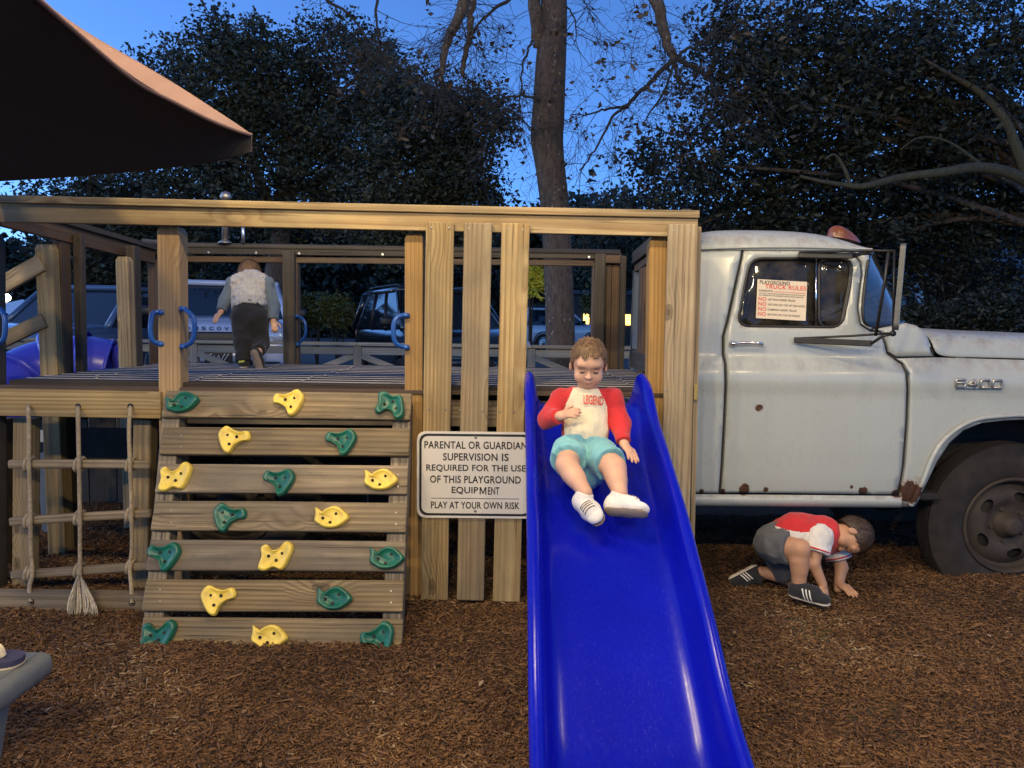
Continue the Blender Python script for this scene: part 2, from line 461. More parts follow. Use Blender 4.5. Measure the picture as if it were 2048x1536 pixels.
# mulch
b = NB('mulch_ground'); co = b.coord()
n1 = b.noise(b.mapping(co, (1, 2.2, 1)), 55, 6, .75, .6); n2 = b.noise(co, 1.1, 4)
c = b.ramp(n1, [(.25, (.020, .010, .005)), (.5, (.085, .043, .018)), (.75, (.17, .095, .042))])
c = b.mix(b.ramp(n2, [(.35, 0), (.7, .5)]), c, (.030, .016, .009))
b.base(c); b.rough(.95); b.bump(n1, 1, .02); MT['mulch_ground'] = b.m
b = NB('mulch_chip'); at = b.n('Attribute', attribute_name='rnd')
n1 = b.noise(b.coord(), 130, 3)
c = b.ramp(at.outputs['Fac'], [(0, (.045, .020, .008)), (.3, (.125, .058, .021)), (.75, (.225, .112, .042)), (.94, (.29, .16, .068)), (1, (.42, .29, .16))])
c = b.mix(b.math('MULTIPLY', n1, .5), c, (.030, .016, .010))
b.base(c); b.rough(.9); MT['mulch_chip'] = b.m
# people
def skinm(name, c):
    b = NB(name); co = b.coord(); f = b.noise(co, 9, 4)
    b.base(b.ramp(f, [(.3, tuple(x * .88 for x in c)), (.7, tuple(min(1, x * 1.1) for x in c))])); b.rough(.55)
    b.b.inputs['Subsurface Weight'].default_value = .12; b.b.inputs['Subsurface Radius'].default_value = (.008, .004, .002); b.b.inputs['Subsurface Scale'].default_value = 1
    MT[name] = b.m
skinm('skin', (.56, .315, .20)); skinm('skin_tan', (.44, .235, .135)); skinm('lip', (.42, .15, .11))
def cloth(name, c, sc=240):
    b = NB(name); co = b.coord(); f = b.noise(co, 6, 4); wv = b.noise(co, sc, 2)
    b.base(b.ramp(f, [(.3, tuple(x * .82 for x in c)), (.7, tuple(min(1, x * 1.12) for x in c))])); b.rough(.9)
    b.b.inputs['Sheen Weight'].default_value = .15
    b.bump(b.math('ADD', wv, b.math('MULTIPLY', b.noise(co, 22, 3), 2.5)), .35, .003); MT[name] = b.m
cloth('cloth_red', (.48, .018, .020)); cloth('cloth_cream', (.68, .60, .42)); cloth('cloth_teal', (.17, .42, .44))
cloth('cloth_white', (.60, .57, .53)); cloth('cloth_grey', (.075, .078, .085)); cloth('cloth_black', (.012, .011, .011))
cloth('cloth_heather', (.115, .15, .19)); cloth('cloth_vest', (.40, .385, .37), 70); cloth('shoe_white', (.66, .62, .56)); cloth('shoe_black', (.014, .014, .018))
simple('sole', (.20, .155, .12), .8, 0, .2, 20); simple('sole_white', (.55, .48, .40), .7, 0, .15, 20); simple('sole_orange', (.55, .22, .11), .7, 0, .15, 20)
simple('eye_dark', (.035, .02, .015), .4, 0, 0); simple('stripe_white', (.7, .68, .64), .6, 0, 0); simple('navy_tongue', (.02, .025, .10), .8, 0, .1); simple('neon', (.45, .5, .06), .6, 0, .1)
def hairm(name, c1, c2):
    b = NB(name); co = b.coord(); f = b.noise(b.mapping(co, (60, 60, 12)), 2.2, 5, .7)
    b.base(b.ramp(f, [(.35, c1), (.65, c2)])); b.rough(.55); b.bump(f, .5, .004); MT[name] = b.m
hairm('hair_sandy', (.10, .055, .026), (.27, .165, .08)); hairm('hair_brown', (.030, .016, .009), (.075, .043, .022))
# cars
def carpaint(name, c, rough=.22):
    b = NB(name); b.base(c); b.rough(rough); b.b.inputs['Coat Weight'].default_value = .8; b.b.inputs['Coat Roughness'].default_value = .04; MT[name] = b.m
carpaint('car_silver', (.42, .48, .60)); carpaint('car_black', (.008, .009, .011)); carpaint('car_white', (.62, .66, .72)); carpaint('car_blue', (.06, .10, .18))
simple('car_glass', (.015, .022, .032), .05, 0, 0); simple('car_trim', (.012, .012, .013), .5, 0, 0); simple('lamp_glass', (.5, .52, .55), .08, .3, 0); simple('tail_red', (.30, .012, .012), .2, 0, 0)
simple('siding', (.50, .52, .54), .7, 0, .1, 5); simple('roofing', (.06, .065, .08), .85, 0, .25, 12); simple('warm_window', (.5, .35, .12), .5, 0, 0, emit=((1, .62, .12), 2.2))
simple('lit_bulb', (.8, .7, .5), .4, 0, 0, emit=((1, .74, .42), 60)); simple('lit_street', (.8, .8, .6), .4, 0, 0, emit=((1, .92, .62), 14)); simple('tent', (.70, .72, .74), .7, 0, .05)
simple('magenta', (.6, .05, .35), .5, 0, 0, emit=((1, .12, .55), .7))
# ------------------------------------------------------------------ ground
simple('kerb_stone', (.22, .21, .19), .9, 0, .2, 6, .4)
TXC = P(2008, 1050, 4.10)
def gh(x, y):
    """height of the mulch"""
    h = 0.022 * noise.noise(Vector((x * 1.1, y * 1.1, 0))) + 0.014 * noise.noise(Vector((x * 3.1, y * 3.1, 4))) + .006 * noise.noise(Vector((x * 9, y * 9, 2)))
    d = math.hypot((x - TXC.x) / .8, (y - 4.2) / .5)
    h += 0.075 * math.exp(-d * d * 1.2)
    h *= max(0, min(1, (9.0 - y) / 1.5))
    return h - .018
def grid_sheet(name, x0, x1, y0, y1, nx, ny, m, hf):
    V = []; Fc = []
    for j in range(ny + 1):
        for i in range(nx + 1):
            x = x0 + (x1 - x0) * i / nx; y = y0 + (y1 - y0) * j / ny
            V.append((x, y, hf(x, y)))
    for j in range(ny):
        for i in range(nx):
            a = j * (nx + 1) + i; Fc.append((a, a + 1, a + nx + 2, a + nx + 1))
    o = mk(name, me_from(V, Fc, name), m, None, None, True); tag(o, kind='structure'); return o
grid_sheet('ground', -6, 7, -6, 9.0, 130, 150, MT['mulch_ground'], gh)
V = [(-600, -600, -.03), (600, -600, -.03), (600, 900, -.03), (-600, 900, -.03)]
simple('turf', (.035, .04, .018), .95, 0, .4, 1.2, .5)
o = mk('terrain', me_from(V, [(0, 1, 2, 3)], 'terrain'), MT['turf']); tag(o, kind='structure')
LZ = lambda y: .10 + max(0, y - 9.6) * .012
bmk = box_bm(120, .15, .16, .02, 2); tag(mk('kerb', bm_me(bmk), MT['kerb_stone'], None, Matrix.Translation((0, 9.6, .028))), kind='structure')
V = [(-60, 9.66, .095), (60, 9.66, .095), (60, 60, LZ(60) - .005), (-60, 60, LZ(60) - .005)]
o = mk('parking_lot', me_from(V, [(0, 1, 2, 3)], 'parking_lot'), MT['asphalt']); tag(o, kind='structure')
V = []; Fc = []
for i in range(12):
    x = -14 + i * 2.7; k = len(V)
    V += [(x, 10.6, LZ(10.6)), (x + .1, 10.6, LZ(10.6)), (x + .1, 15.6, LZ(15.6)), (x, 15.6, LZ(15.6))]; Fc.append((k, k + 1, k + 2, k + 3))
for i in range(12): mk('parking_line', me_from(V[i * 4:i * 4 + 4], [(0, 1, 2, 3)], 'parking_line'), MT['paint_line'], bpy.data.objects['parking_lot'])

# mulch chips: small split-wood slivers lying every way
def chips():
    rs = np.random.RandomState(3)
    N = 240000
    y = 1.9 + 3.9 * rs.rand(N) ** 1.25
    x = (rs.rand(N) * 2 - 1) * (.74 * y + .25) + .05
    keep = ~((y > 5.0) & (rs.rand(N) < .5)); x = x[keep]; y = y[keep]; N = len(x)
    z = np.array([gh(a, c) for a, c in zip(x, y)])
    L = .0045 + .021 * rs.rand(N) ** 2.8; Wd = .0015 + .0045 * rs.rand(N) ** 2.2; T = .0012 + .0025 * rs.rand(N)
    big = rs.rand(N) < .02; L[big] *= 1.5; Wd[big] *= 1.8
    az = rs.rand(N) * 2 * np.pi; el = rs.normal(0, .28, N); rl = rs.rand(N) * 6.28
    X = np.stack([np.cos(az) * np.cos(el), np.sin(az) * np.cos(el), np.sin(el)], 1)
    S = np.stack([-np.sin(az), np.cos(az), np.zeros(N)], 1); U = np.cross(X, S)
    A = S * np.cos(rl * .15)[:, None] + U * np.sin(rl * .15)[:, None]; B = np.cross(X, A)
    c = np.stack([x, y, z + .002 + .014 * rs.rand(N) ** 1.6], 1)
    bend = (rs.rand(N) - .5) * .5
    def pt(a, b, d): return c + X * (L * a)[:, None] + A * (Wd * b)[:, None] + B * (T * d + L * bend * abs(a) * .6)[:, None]
    one = np.ones(N); tp = .3 + .7 * rs.rand(N)
    vs = np.stack([pt(-one, -tp, -one), pt(-one, tp, -one), pt(-one, .2 * one, one), pt(one, -one, -one), pt(one, tp, -one), pt(one * .9, -.2 * one, one)], 1)
    f = np.array([[0, 2, 1], [3, 4, 5], [0, 1, 4], [0, 4, 3], [1, 2, 5], [1, 5, 4], [2, 0, 3], [2, 3, 5]])
    Fx = (np.arange(N)[:, None, None] * 6 + f[None]).reshape(-1, 3)
    me = tri_me(vs.reshape(-1, 3), Fx, 'mulch_chips')
    at = me.attributes.new('rnd', 'FLOAT', 'POINT')
    pn = np.array([noise.noise(Vector((a * 1.7, c * 1.7, 2))) + .6 * noise.noise(Vector((a * 5, c * 5, 7))) for a, c in zip(x, y)])
    r = np.clip(rs.rand(N) * .85 + .05 + pn * .28, 0, 1); at.data.foreach_set('value', np.repeat(r, 6).astype(np.float32))
    o = mk('mulch_chips', me, MT['mulch_chip']); tag(o, 'shredded brown wood mulch covering the playground', 'mulch', kind='stuff')
chips()
def litter():
    rs = np.random.RandomState(9); V = []; Fc = []; rn = []
    for k in range(170):
        y = rs.uniform(2.2, 5.0); x = rs.uniform(-.72, .72) * y; a = rs.rand() * 6.28; L = rs.uniform(.009, .024); w_ = L * rs.uniform(.25, .5); t = rs.uniform(-.4, .4); z = gh(x, y) + .016
        c, s_ = math.cos(a), math.sin(a); n = len(V)
        for (u, v, h) in ((-1, 0, t), (-.3, .8, 0), (.4, .7, .1), (1, 0, -t), (.4, -.7, .1), (-.3, -.8, 0)): V.append((x + (u * c) * L - v * s_ * w_, y + u * s_ * L + v * c * w_, z + h * L * .5 + abs(v) * w_ * .3))
        Fc.append(tuple(range(n, n + 6))); rn += [min(1, .6 + .45 * rs.rand())] * 6
    me = me_from(V, Fc, 'leaf_litter'); at = me.attributes.new('rnd', 'FLOAT', 'POINT'); at.data.foreach_set('value', rn)
    o = mk('leaf_litter', me, MT['mulch_chip']); tag(o, 'dry fallen leaves and bark flakes scattered over the mulch', 'leaf litter', kind='stuff')
litter()
# ------------------------------------------------------------------ wooden play platform on the truck bed
YF = 3.87          # front face of the front beam
YB = 5.80          # back rail
ZD = 1.09          # deck top
plat = thing('play_platform', (-.8, 4.8, 0), 'wooden play platform with slatted deck and railings built behind the truck cab', 'play platform')
# top rail: cap and face board
board('top_rail', P(-90, 424, YF + .019), P(1394, 455, YF + .019), .038, .096, MT['pine'], plat, warp=.003)
a = P(-90, 399, YF + .03); c = P(1395, 430, YF + .03)
board('rail_cap', a, c, .10, .036, MT['pine'], plat, warp=.003)
# front pickets
def vplank(name, xt, yt, xb, yb, W, T, m, yc, parent=plat, **kw):
    a = P(xb, yb, yc); c = P(xt, yt, yc)
    return board(name, a, c, W, T, MT[m], parent, up=(0, -1, 0), **kw)
for (xt, yt, xb, yb) in [(880, 444, 869, 1199), (956, 446, 941, 1200), (1031, 447, 1013, 1203)]:
    vplank('picket', xt, yt, xb, yb, .139, .026, 'pine', YF - .016, warp=.002, bev=.006)
vplank('picket', 1366, 449, 1345, 1203, .147, .026, 'pine', YF - .016, warp=.002, bev=.006)
# corner board seen edge-on beside the truck, with a brass hinge leaf
q = P(1399, 452, YF - .01); q2 = P(1383, 1190, YF - .01)
board('corner_board', Vector((q2.x + .004, YF + .08, q2.z)), Vector((q.x + .004, YF + .08, q.z)), .024, .14, MT['pine'], plat, up=(0, -1, 0))
simple('brass', (.45, .33, .10), .45, .8, .2)
board('hinge', P(1392, 770, YF - .02), P(1391, 800, YF - .02), .02, .012, MT['brass'], plat, up=(0, -1, 0), bev=.002)
# square posts with chamfered tops
def post(xc, yt, yb, W, m, yc, ztop=None, zbot=None, cham=.03, parent=plat, D=None):
    a = P(xc[1], yb, yc); c = P(xc[0], yt, yc)
    if zbot is not None: a.z = zbot
    D = D or W
    L = (c - a).length
    bm = bmesh.new(); bmesh.ops.create_cube(bm, size=1)
    for v in bm.verts: v.co = Vector((v.co.x * L, v.co.y * W, v.co.z * D))
    top = [f for f in bm.faces if f.normal.x > .9]
    r = bmesh.ops.inset_region(bm, faces=top, thickness=min(cham * .6, W * .3))
    for v in top[0].verts: pass
    tv = set(v for f in top for v in f.verts)
    for v in bm.verts:
        if abs(v.co.x - L / 2) < 1e-5 and v not in tv: v.co.x -= cham
    bmesh.ops.bevel(bm, geom=[e for e in bm.edges if abs(e.verts[0].co.x - e.verts[1].co.x) > L * .5], offset=.007, segments=2, profile=.5, affect='EDGES')
    return mk('post', bm_me(bm, 'post'), MT[m], parent, frame(a, c, (0, -1, 0)))
post((345, 352), 455, 1195, .112, 'pine_orange', YF + .10, zbot=-.05)
post((830, 829), 468, 1195, .093, 'pine_orange', YF + .10, zbot=-.05)
post((1315, 1306), 475, 1195, .098, 'pine_orange', YF + .10, zbot=-.05)
post((-18, -12), 470, 1195, .093, 'wood_dark', YF + .10, zbot=-.05)
# front joists under the deck edge
fb = lambda n, x0, y0, x1, y1, W, T, m, yc, **k: board(n, P(x0, y0, yc), P(x1, y1, yc), T, W, MT[m], plat, **k)
fb('front_joist', -120, 803, 324, 809.5, .137, .038, 'pine', YF + .03, warp=.002)
fb('front_joist', 376, 820, 1330, 832, .137, .038, 'pine_old', YF + .105, warp=.002)
fb('edge_board', -120, 772, 1330, 790, .022, .05, 'wood_brown', YF + .07)
# sill timber on the ground
fb('sill_timber', -120, 1205, 308, 1210, .12, .09, 'pine_old', 3.715)
fb('sill_timber', 300, 1214, 1330, 1222, .12, .09, 'pine_old', YF + .12)
# posts behind the net
post((54, 52), 836, 1195, .093, 'pine', YF + .16, zbot=-.05, cham=.004)
post((292, 284), 838, 1195, .093, 'pine', YF + .16, zbot=-.05, cham=.004)
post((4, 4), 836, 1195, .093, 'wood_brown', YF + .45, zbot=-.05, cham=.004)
# deck boards running along the truck with steel strips between them
xl, xr = -2.62, .87
nb = 12; y0 = YF + .07; pitch = (YB + .05 - y0) / nb
for i in range(nb):
    yc = y0 + pitch * (i + .5)
    board('deck_board', (xl + .04 * random.random(), yc, ZD - .02), (xr, yc, ZD - .02), pitch - .016, .04, MT['deck_wood'], plat, bev=.003)
    yc2 = y0 + pitch * (i + 1)
    if i < nb - 1:
        st = board('deck_strip', (xl + .02, yc2, ZD - .0135), (xr, yc2, ZD - .0135), .0135, .032, MT['strip'], plat, bev=.006, seg=3)
        for k in range(6):
            bx = xl + .3 + k * .58 + .1 * random.random()
            V, Fc = lathe_data([(0, .006), (.009, .005), (.012, .0)], 10, 'Z')
            mk('bolt', me_from(V, Fc, 'bolt'), MT['bolt'], st, Matrix.Translation((bx, yc2, ZD + .003)))
for xx in (-2.2, -1.4, -.6, .2):
    board('cross_bearer', (xx, YF + .14, ZD - .10), (xx, YB, ZD - .10), .07, .12, MT['wood_dark'], plat)
# back railing
bf = lambda n, x0, y0, x1, y1, W, T, m, yc, **k: board(n, P(x0, y0, yc), P(x1, y1, yc), T, W, MT[m], plat, **k)
V, Fc = tube_data([P(285, 483, YB), P(380, 491, YB), P(1240, 505, YB)], .022, 12)
mk('handrail', me_from(V, Fc, 'handrail'), MT['wood_dark'], plat, None, True)
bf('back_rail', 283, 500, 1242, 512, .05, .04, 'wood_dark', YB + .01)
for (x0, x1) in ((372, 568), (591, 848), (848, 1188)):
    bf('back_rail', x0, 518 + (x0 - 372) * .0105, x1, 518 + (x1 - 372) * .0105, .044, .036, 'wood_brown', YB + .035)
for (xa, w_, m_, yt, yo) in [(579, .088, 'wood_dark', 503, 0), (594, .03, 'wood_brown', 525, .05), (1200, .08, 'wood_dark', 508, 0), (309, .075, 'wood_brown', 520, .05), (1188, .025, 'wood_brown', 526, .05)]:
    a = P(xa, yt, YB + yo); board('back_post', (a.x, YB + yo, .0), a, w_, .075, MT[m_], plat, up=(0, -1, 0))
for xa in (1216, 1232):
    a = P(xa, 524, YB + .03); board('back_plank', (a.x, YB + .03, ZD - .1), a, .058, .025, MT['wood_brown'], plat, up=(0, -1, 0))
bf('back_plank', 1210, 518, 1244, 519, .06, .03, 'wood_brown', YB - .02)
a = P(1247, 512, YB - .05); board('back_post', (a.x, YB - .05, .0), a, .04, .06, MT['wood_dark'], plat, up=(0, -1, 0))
# grab pipe standing on the back rail, flanged foot
q = P(450, 486, YB - .02); t = P(452, 396, YB - .02)
V, Fc = tube_data([q, t], .024, 12); gp = mk('grab_pipe', me_from(V, Fc, 'grab_pipe'), MT['bolt'], plat, None, True)
V, Fc = lathe_data([(0, .02), (.03, .018), (.05, .004), (.05, -.004), (0, -.004)], 16, 'Z'); mk('flange', me_from(V, Fc, 'flange'), MT['bolt'], gp, Matrix.Translation(q), True)
V, Fc = lathe_data([(0, .05), (.03, .04), (.045, .01), (.03, -.02), (0, -.03)], 16, 'Z'); mk('knob', me_from(V, Fc, 'knob'), MT['bolt'], gp, Matrix.Translation(t), True)
tube('grab_pipe', [P(487, 488, YB - .02), P(486, 445, YB - .02)], .012, MT['steel'], plat)
# left end: side rail, posts
XL = -2.70
za = P(95, 452, 4.35).z; zb = P(270, 500, 5.35).z
board('side_rail', (XL, YF + .04, za + .02), (XL, YB, zb - .01), .036, .10, MT['wood_brown'], plat)
board('side_rail_cap', (XL, YF + .06, za + .085), (XL, YB, zb + .055), .09, .034, MT['wood_dark'], plat)
post((97, 112), 490, 748, .105, 'pine', 4.60, zbot=-.02)
a = P(122, 455, 4.66); board('side_post', (a.x, 4.66, 0), (a.x, 4.66, a.z), .05, .10, MT['wood_brown'], plat, up=(0, -1, 0))
a = P(112, 465, 4.45); board('side_post', (a.x - .03, 4.72, ZD - .3), (a.x - .02, 4.72, a.z + .02), .05, .05, MT['wood_dark'], plat, up=(0, -1, 0))
post((249, 258), 514, 735, .085, 'pine', 5.22, zbot=-.02)
a = P(266, 492, 5.3); board('side_post', (a.x, 5.30, 0), (a.x, 5.30, a.z), .06, .09, MT['wood_dark'], plat, up=(0, -1, 0))
# sloping handrails of the stair on the left
for (x0, y0_, x1, y1_, W_) in [(-160, 665, 86, 525, .10), (-160, 762, 90, 640, .085)]:
    board('stair_rail', P(x0, y0_, 4.55), P(x1, y1_, 4.55), .035, W_, MT['pine_old'], plat, warp=.002)
# right end wall beside the truck cab
XR = .895
zt = P(1255, 515, YB - .1).z
board('end_rail', (XR, YF + .16, 1.98), (XR, YB - .08, zt), .045, .085, MT['wood_dark'], plat)
board('end_rail', (XR + .01, YF + .16, 1.90), (XR + .01, YB - .08, zt - .08), .03, .05, MT['wood_brown'], plat)
for z_, yo in ((1.80, 4.32), (1.705, 4.32), (1.56, 4.32), (1.475, 4.32)):
    board('end_slat', (XR + .02, 4.12, z_), (XR + .02, 5.2, z_), .022, .085, MT['wood_brown'], plat, warp=.002)
for k in range(9):
    y_ = 4.18 + k * .105
    board('end_picket', (XR + .045, y_, ZD - .05), (XR + .045, y_, 1.44), .09, .022, MT['wood_brown'], plat, up=(1, 0, 0))
for k in range(2):
    y_ = 5.28 + k * .14
    board('end_picket', (XR + .0, y_, ZD - .05), (XR + .0, y_, zt - .1), .10, .024, MT['wood_brown'], plat, up=(1, 0, 0))
board('end_rail', (XR, YF + .16, 1.17), (XR, YB - .08, 1.17), .03, .12, MT['wood_dark'], plat)
# skirting at the back below the deck
for k in range(26):
    x_ = -4.65 + k * .215  # boards past the deck's left end are added to keep the gap dark
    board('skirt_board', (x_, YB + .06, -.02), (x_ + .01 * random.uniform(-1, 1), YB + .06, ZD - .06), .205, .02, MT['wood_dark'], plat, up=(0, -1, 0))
board('steel_strap', P(93, 1075, 5.0), P(82, 905, 5.0), .05, .006, MT['bolt'], plat, up=(0, -1, 0), bev=.001)
simple('paper', (.5, .5, .48), .7, 0, .1)
board('strap_tag', P(89, 884, 4.99), P(88, 860, 4.99), .055, .003, MT['paper'], plat, up=(0, -1, 0), bev=.0005)
# blue grab handles: ribbed loop with two flanged feet
def handle(pts, yc, r=.0125):
    path = spline([P(x, y, yy) for (x, y, yy) in pts], 6)
    V, Fc = tube_data(path, r, 10); h = mk('grab_handle', me_from(V, Fc, 'grab_handle'), MT['blue_handle'], plat, None, True)
    for e in (0, -1):
        V, Fc = lathe_data([(0, .012), (.017, .010), (.020, 0), (.020, -.012), (0, -.012)], 14, 'Z')
        mk('handle_foot', me_from(V, Fc, 'handle_foot'), MT['blue_handle'], h, Matrix.Translation(path[e]), True)
Yh = YF + .05
handle([(322, 624, Yh), (306, 627, Yh - .02), (301, 650, Yh - .03), (302, 672, Yh - .03), (308, 683, Yh - .02), (322, 687, Yh)], Yh)
handle([(366, 617, Yh), (380, 627, Yh - .02), (388, 640, Yh - .03), (388, 668, Yh - .03), (382, 685, Yh - .02), (367, 692, Yh)], Yh)
handle([(812, 630, Yh), (796, 634, Yh - .02), (788, 648, Yh - .03), (788, 676, Yh - .03), (796, 690, Yh - .02), (812, 694, Yh)], Yh)
handle([(-10, 614, Yh), (4, 622, Yh - .02), (10, 640, Yh - .03), (9, 672, Yh - .03), (2, 684, Yh - .02), (-10, 690, Yh)], Yh)
handle([(594, 632, YB), (606, 638, YB - .02), (611, 650, YB - .03), (611, 668, YB - .03), (604, 681, YB - .02), (595, 688, YB)], YB, .010)
# screw heads on the pickets and joists
def screw(px, py, yc, par=plat):
    V, Fc = lathe_data([(0, -.002), (.0045, -.0015), (.006, .002)], 8, 'Y')
    mk('screw', me_from(V, Fc, 'screw'), MT['bolt'], par, Matrix.Translation(P(px, py, yc)))
for (x_, y_) in [(863, 455), (898, 456), (938, 456), (974, 457), (1017, 458), (1046, 459), (1349, 461), (1380, 462), (858, 818), (891, 819), (1332, 782), (1368, 782), (920, 821), (965, 822), (999, 823), (1028, 824)]:
    screw(x_, y_, YF - .0305)
for x_ in (417, 512, 598, 765, 1178):
    V, Fc = lathe_data([(0, -.004), (.009, -.003), (.011, .003)], 8, 'Y'); mk('carriage_bolt', me_from(V, Fc, 'b'), MT['steel'], plat, Matrix.Translation(P(x_, 505 + (x_ - 417) * .0125, YB - .015)))
# ------------------------------------------------------------------ leaning climbing wall
WA = Vector((0, 3.845, 1.09)); WB = Vector((0, 3.33, 0))
WD = (WB - WA).normalized(); WN = Vector((1, 0, 0)).cross(WD) * 1.0
if WN.y > 0: WN = -WN
def WP(px, py, off=0.0):
    d = ray(px, py); o = WA + WN * off
    t = (o - CAM).dot(WN) / d.dot(WN); return CAM + d * t
cw = thing('climbing_wall', (-.95, 3.5, 0), 'leaning climbing wall of seven weathered planks with green and yellow holds', 'climbing wall')
PL = [((329, 809), (823, 815)), ((324, 882), (820, 886)), ((317, 957), (816, 961)), ((308, 1032), (814, 1036)), ((299, 1110), (811, 1114)), ((290, 1190), (808, 1193)), ((284, 1267), (806, 1270))]
planks = []
for i, (a, c) in enumerate(PL):
    a3 = WP(*a, .0); c3 = WP(*c, .0)
    planks.append(board('plank', a3, c3, .140, .036, MT['pine_old'], cw, up=WN, warp=.002, bev=.007))
for (t, b_) in (((352, 800), (313, 1262)), ((807, 805), (786, 1265))):
    board('stringer', WP(*t, -.065), WP(*b_, -.065), .088, .088, MT['pine_old'], cw, up=WN)
OUT = {
 'leaf': ([(-.52, .30), (-.43, .20), (-.36, .10), (-.20, .24), (.05, .33), (.28, .25), (.52, .0), (.38, -.18), (.15, -.30), (-.15, -.31), (-.38, -.20), (-.50, -.10), (-.49, .10)], [(-.25, -.03), (.14, .10), (-.02, -.16)]),
 'trefoil': ([(-.50, .12), (-.42, .27), (-.20, .24), (.02, .30), (.26, .42), (.46, .22), (.42, -.05), (.26, -.36), (.08, -.44), (-.06, -.20), (-.28, -.06), (-.46, -.02)], [(-.10, .08), (.19, .13), (.10, -.16)]),
 'cat': ([(-.46, .26), (-.30, .36), (-.12, .20), (.08, .24), (.30, .46), (.48, .30), (.42, .0), (.24, -.36), (-.02, -.30), (-.28, -.40), (-.48, -.32), (-.42, 0)], [(-.20, .02), (.20, .10), (.04, -.10)]),
}
def hold_mesh(kind):
    pl, holes = OUT[kind]
    pts = [Vector((x, y, 0)) for x, y in pl]
    n = len(pts); sm = []
    for i in range(n):
        p0, p1, p2, p3 = pts[i - 1], pts[i], pts[(i + 1) % n], pts[(i + 2) % n]
        for j in range(4):
            t = j / 4
            sm.append(0.5 * ((2 * p1) + (p2 - p0) * t + (2 * p0 - 5 * p1 + 4 * p2 - p3) * t * t + (3 * p1 - p0 - 3 * p2 + p3) * t ** 3))
    W_ = .156; rings = [(1.0, 0.0), (1.02, .012), (1.0, .024), (.94, .033), (.85, .036), (.74, .032), (.58, .025), (.38, .022), (.18, .022)]
    V = []; Fc = []; k = len(sm)
    for (s, h) in rings:
        for q in sm:
            hh = h + .008 * q.x * (h > .02) + .006 * q.y * (h > .02)
            V.append((q.x * W_ * s, q.y * W_ * s, hh))
    for r in range(len(rings) - 1):
        for i in range(k):
            a = r * k + i; b_ = r * k + (i + 1) % k; Fc.append((a, b_, b_ + k, a + k))
    V.append((0, 0, .022)); c = len(V) - 1; r = (len(rings) - 1) * k
    for i in range(k): Fc.append((r + i, r + (i + 1) % k, c))
    return me_from(V, Fc, 'climbing_hold'), [(x * W_, y * W_) for x, y in holes]
HM = {}
for kd in OUT:
    for colr in ('hold_green', 'hold_yellow'):
        me, hs = hold_mesh(kd); me.materials.append(MT[colr]); me.polygons.foreach_set('use_smooth', [True] * len(me.polygons)); HM[(kd, colr)] = (me, hs)
V, Fc = lathe_data([(.0075, -.004), (.0085, .0045), (.0065, .005), (.006, -.003)], 12, 'Z')
hole_rim = me_from(V, Fc, 'rim')
V, Fc = lathe_data([(0, 0.0022), (.0072, .002), (.0074, -.002)], 12, 'Z'); hole_me = me_from(V, Fc, 'bolt_hole'); hole_me.materials.append(MT['hole'])
HOLDS = [(0, 367.5, 807, 'leaf', 'g', 0, 15), (0, 579, 807, 'trefoil', 'y', 0, 0), (0, 783, 812, 'cat', 'g', 1, 170),
 (1, 469.5, 881, 'trefoil', 'y', 1, 0), (1, 683, 885, 'trefoil', 'g', 0, -5), (2, 353, 957, 'cat', 'y', 0, 5), (2, 559, 964, 'trefoil', 'g', 0, -8), (2, 763, 961, 'leaf', 'y', 0, 0),
 (3, 460.5, 1036, 'trefoil', 'g', 1, 0), (3, 664.6, 1036, 'leaf', 'y', 0, 0), (4, 330, 1113, 'trefoil', 'g', 0, -5), (4, 553.4, 1115, 'cat', 'y', 0, 0), (4, 774.7, 1117, 'leaf', 'g', 0, 0),
 (5, 438.6, 1199, 'trefoil', 'y', 1, 8), (5, 670, 1197, 'leaf', 'g', 0, 0), (6, 319, 1273, 'cat', 'g', 0, 0), (6, 540.7, 1274, 'leaf', 'y', 0, -2), (6, 757.6, 1277, 'trefoil', 'g', 0, 15)]
wx = Vector((1, 0, 0)); wy = -WD
for (pi, x_, y_, kd, cc, fl, rot) in HOLDS:
    c = WP(x_, y_, .0185)
    me, hs = HM[(kd, 'hold_green' if cc == 'g' else 'hold_yellow')]
    M = Matrix(((wx.x, wy.x, WN.x, c.x), (wx.y, wy.y, WN.y, c.y), (wx.z, wy.z, WN.z, c.z), (0, 0, 0, 1))) @ Matrix.Rotation(R(rot), 4, 'Z') @ Matrix.Diagonal((-1 if fl else 1, 1, 1, 1))
    ho = link(bpy.data.objects.new('climbing_hold', me), planks[pi], M)
    for (hx, hy) in hs:
        link(bpy.data.objects.new('bolt_hole', hole_me), planks[pi], M @ Matrix.Translation((hx, hy, .0245 + .008 * hx / .156 + .006 * hy / .156)))
for i, (a, c) in enumerate(PL):
    for q, dx in ((a, 40), (c, -16)):
        for dy in (-11, 12):
            V, Fc = lathe_data([(0, .0012), (.004, .001), (.005, -.002)], 8, 'Z'); cpt = WP(q[0] + dx - i * 2, q[1] + dy, .0185)
            mk('screw', me_from(V, Fc, 'screw'), MT['bolt'], planks[i], Matrix(((wx.x, wy.x, WN.x, cpt.x), (wx.y, wy.y, WN.y, cpt.y), (wx.z, wy.z, WN.z, cpt.z), (0, 0, 0, 1))))

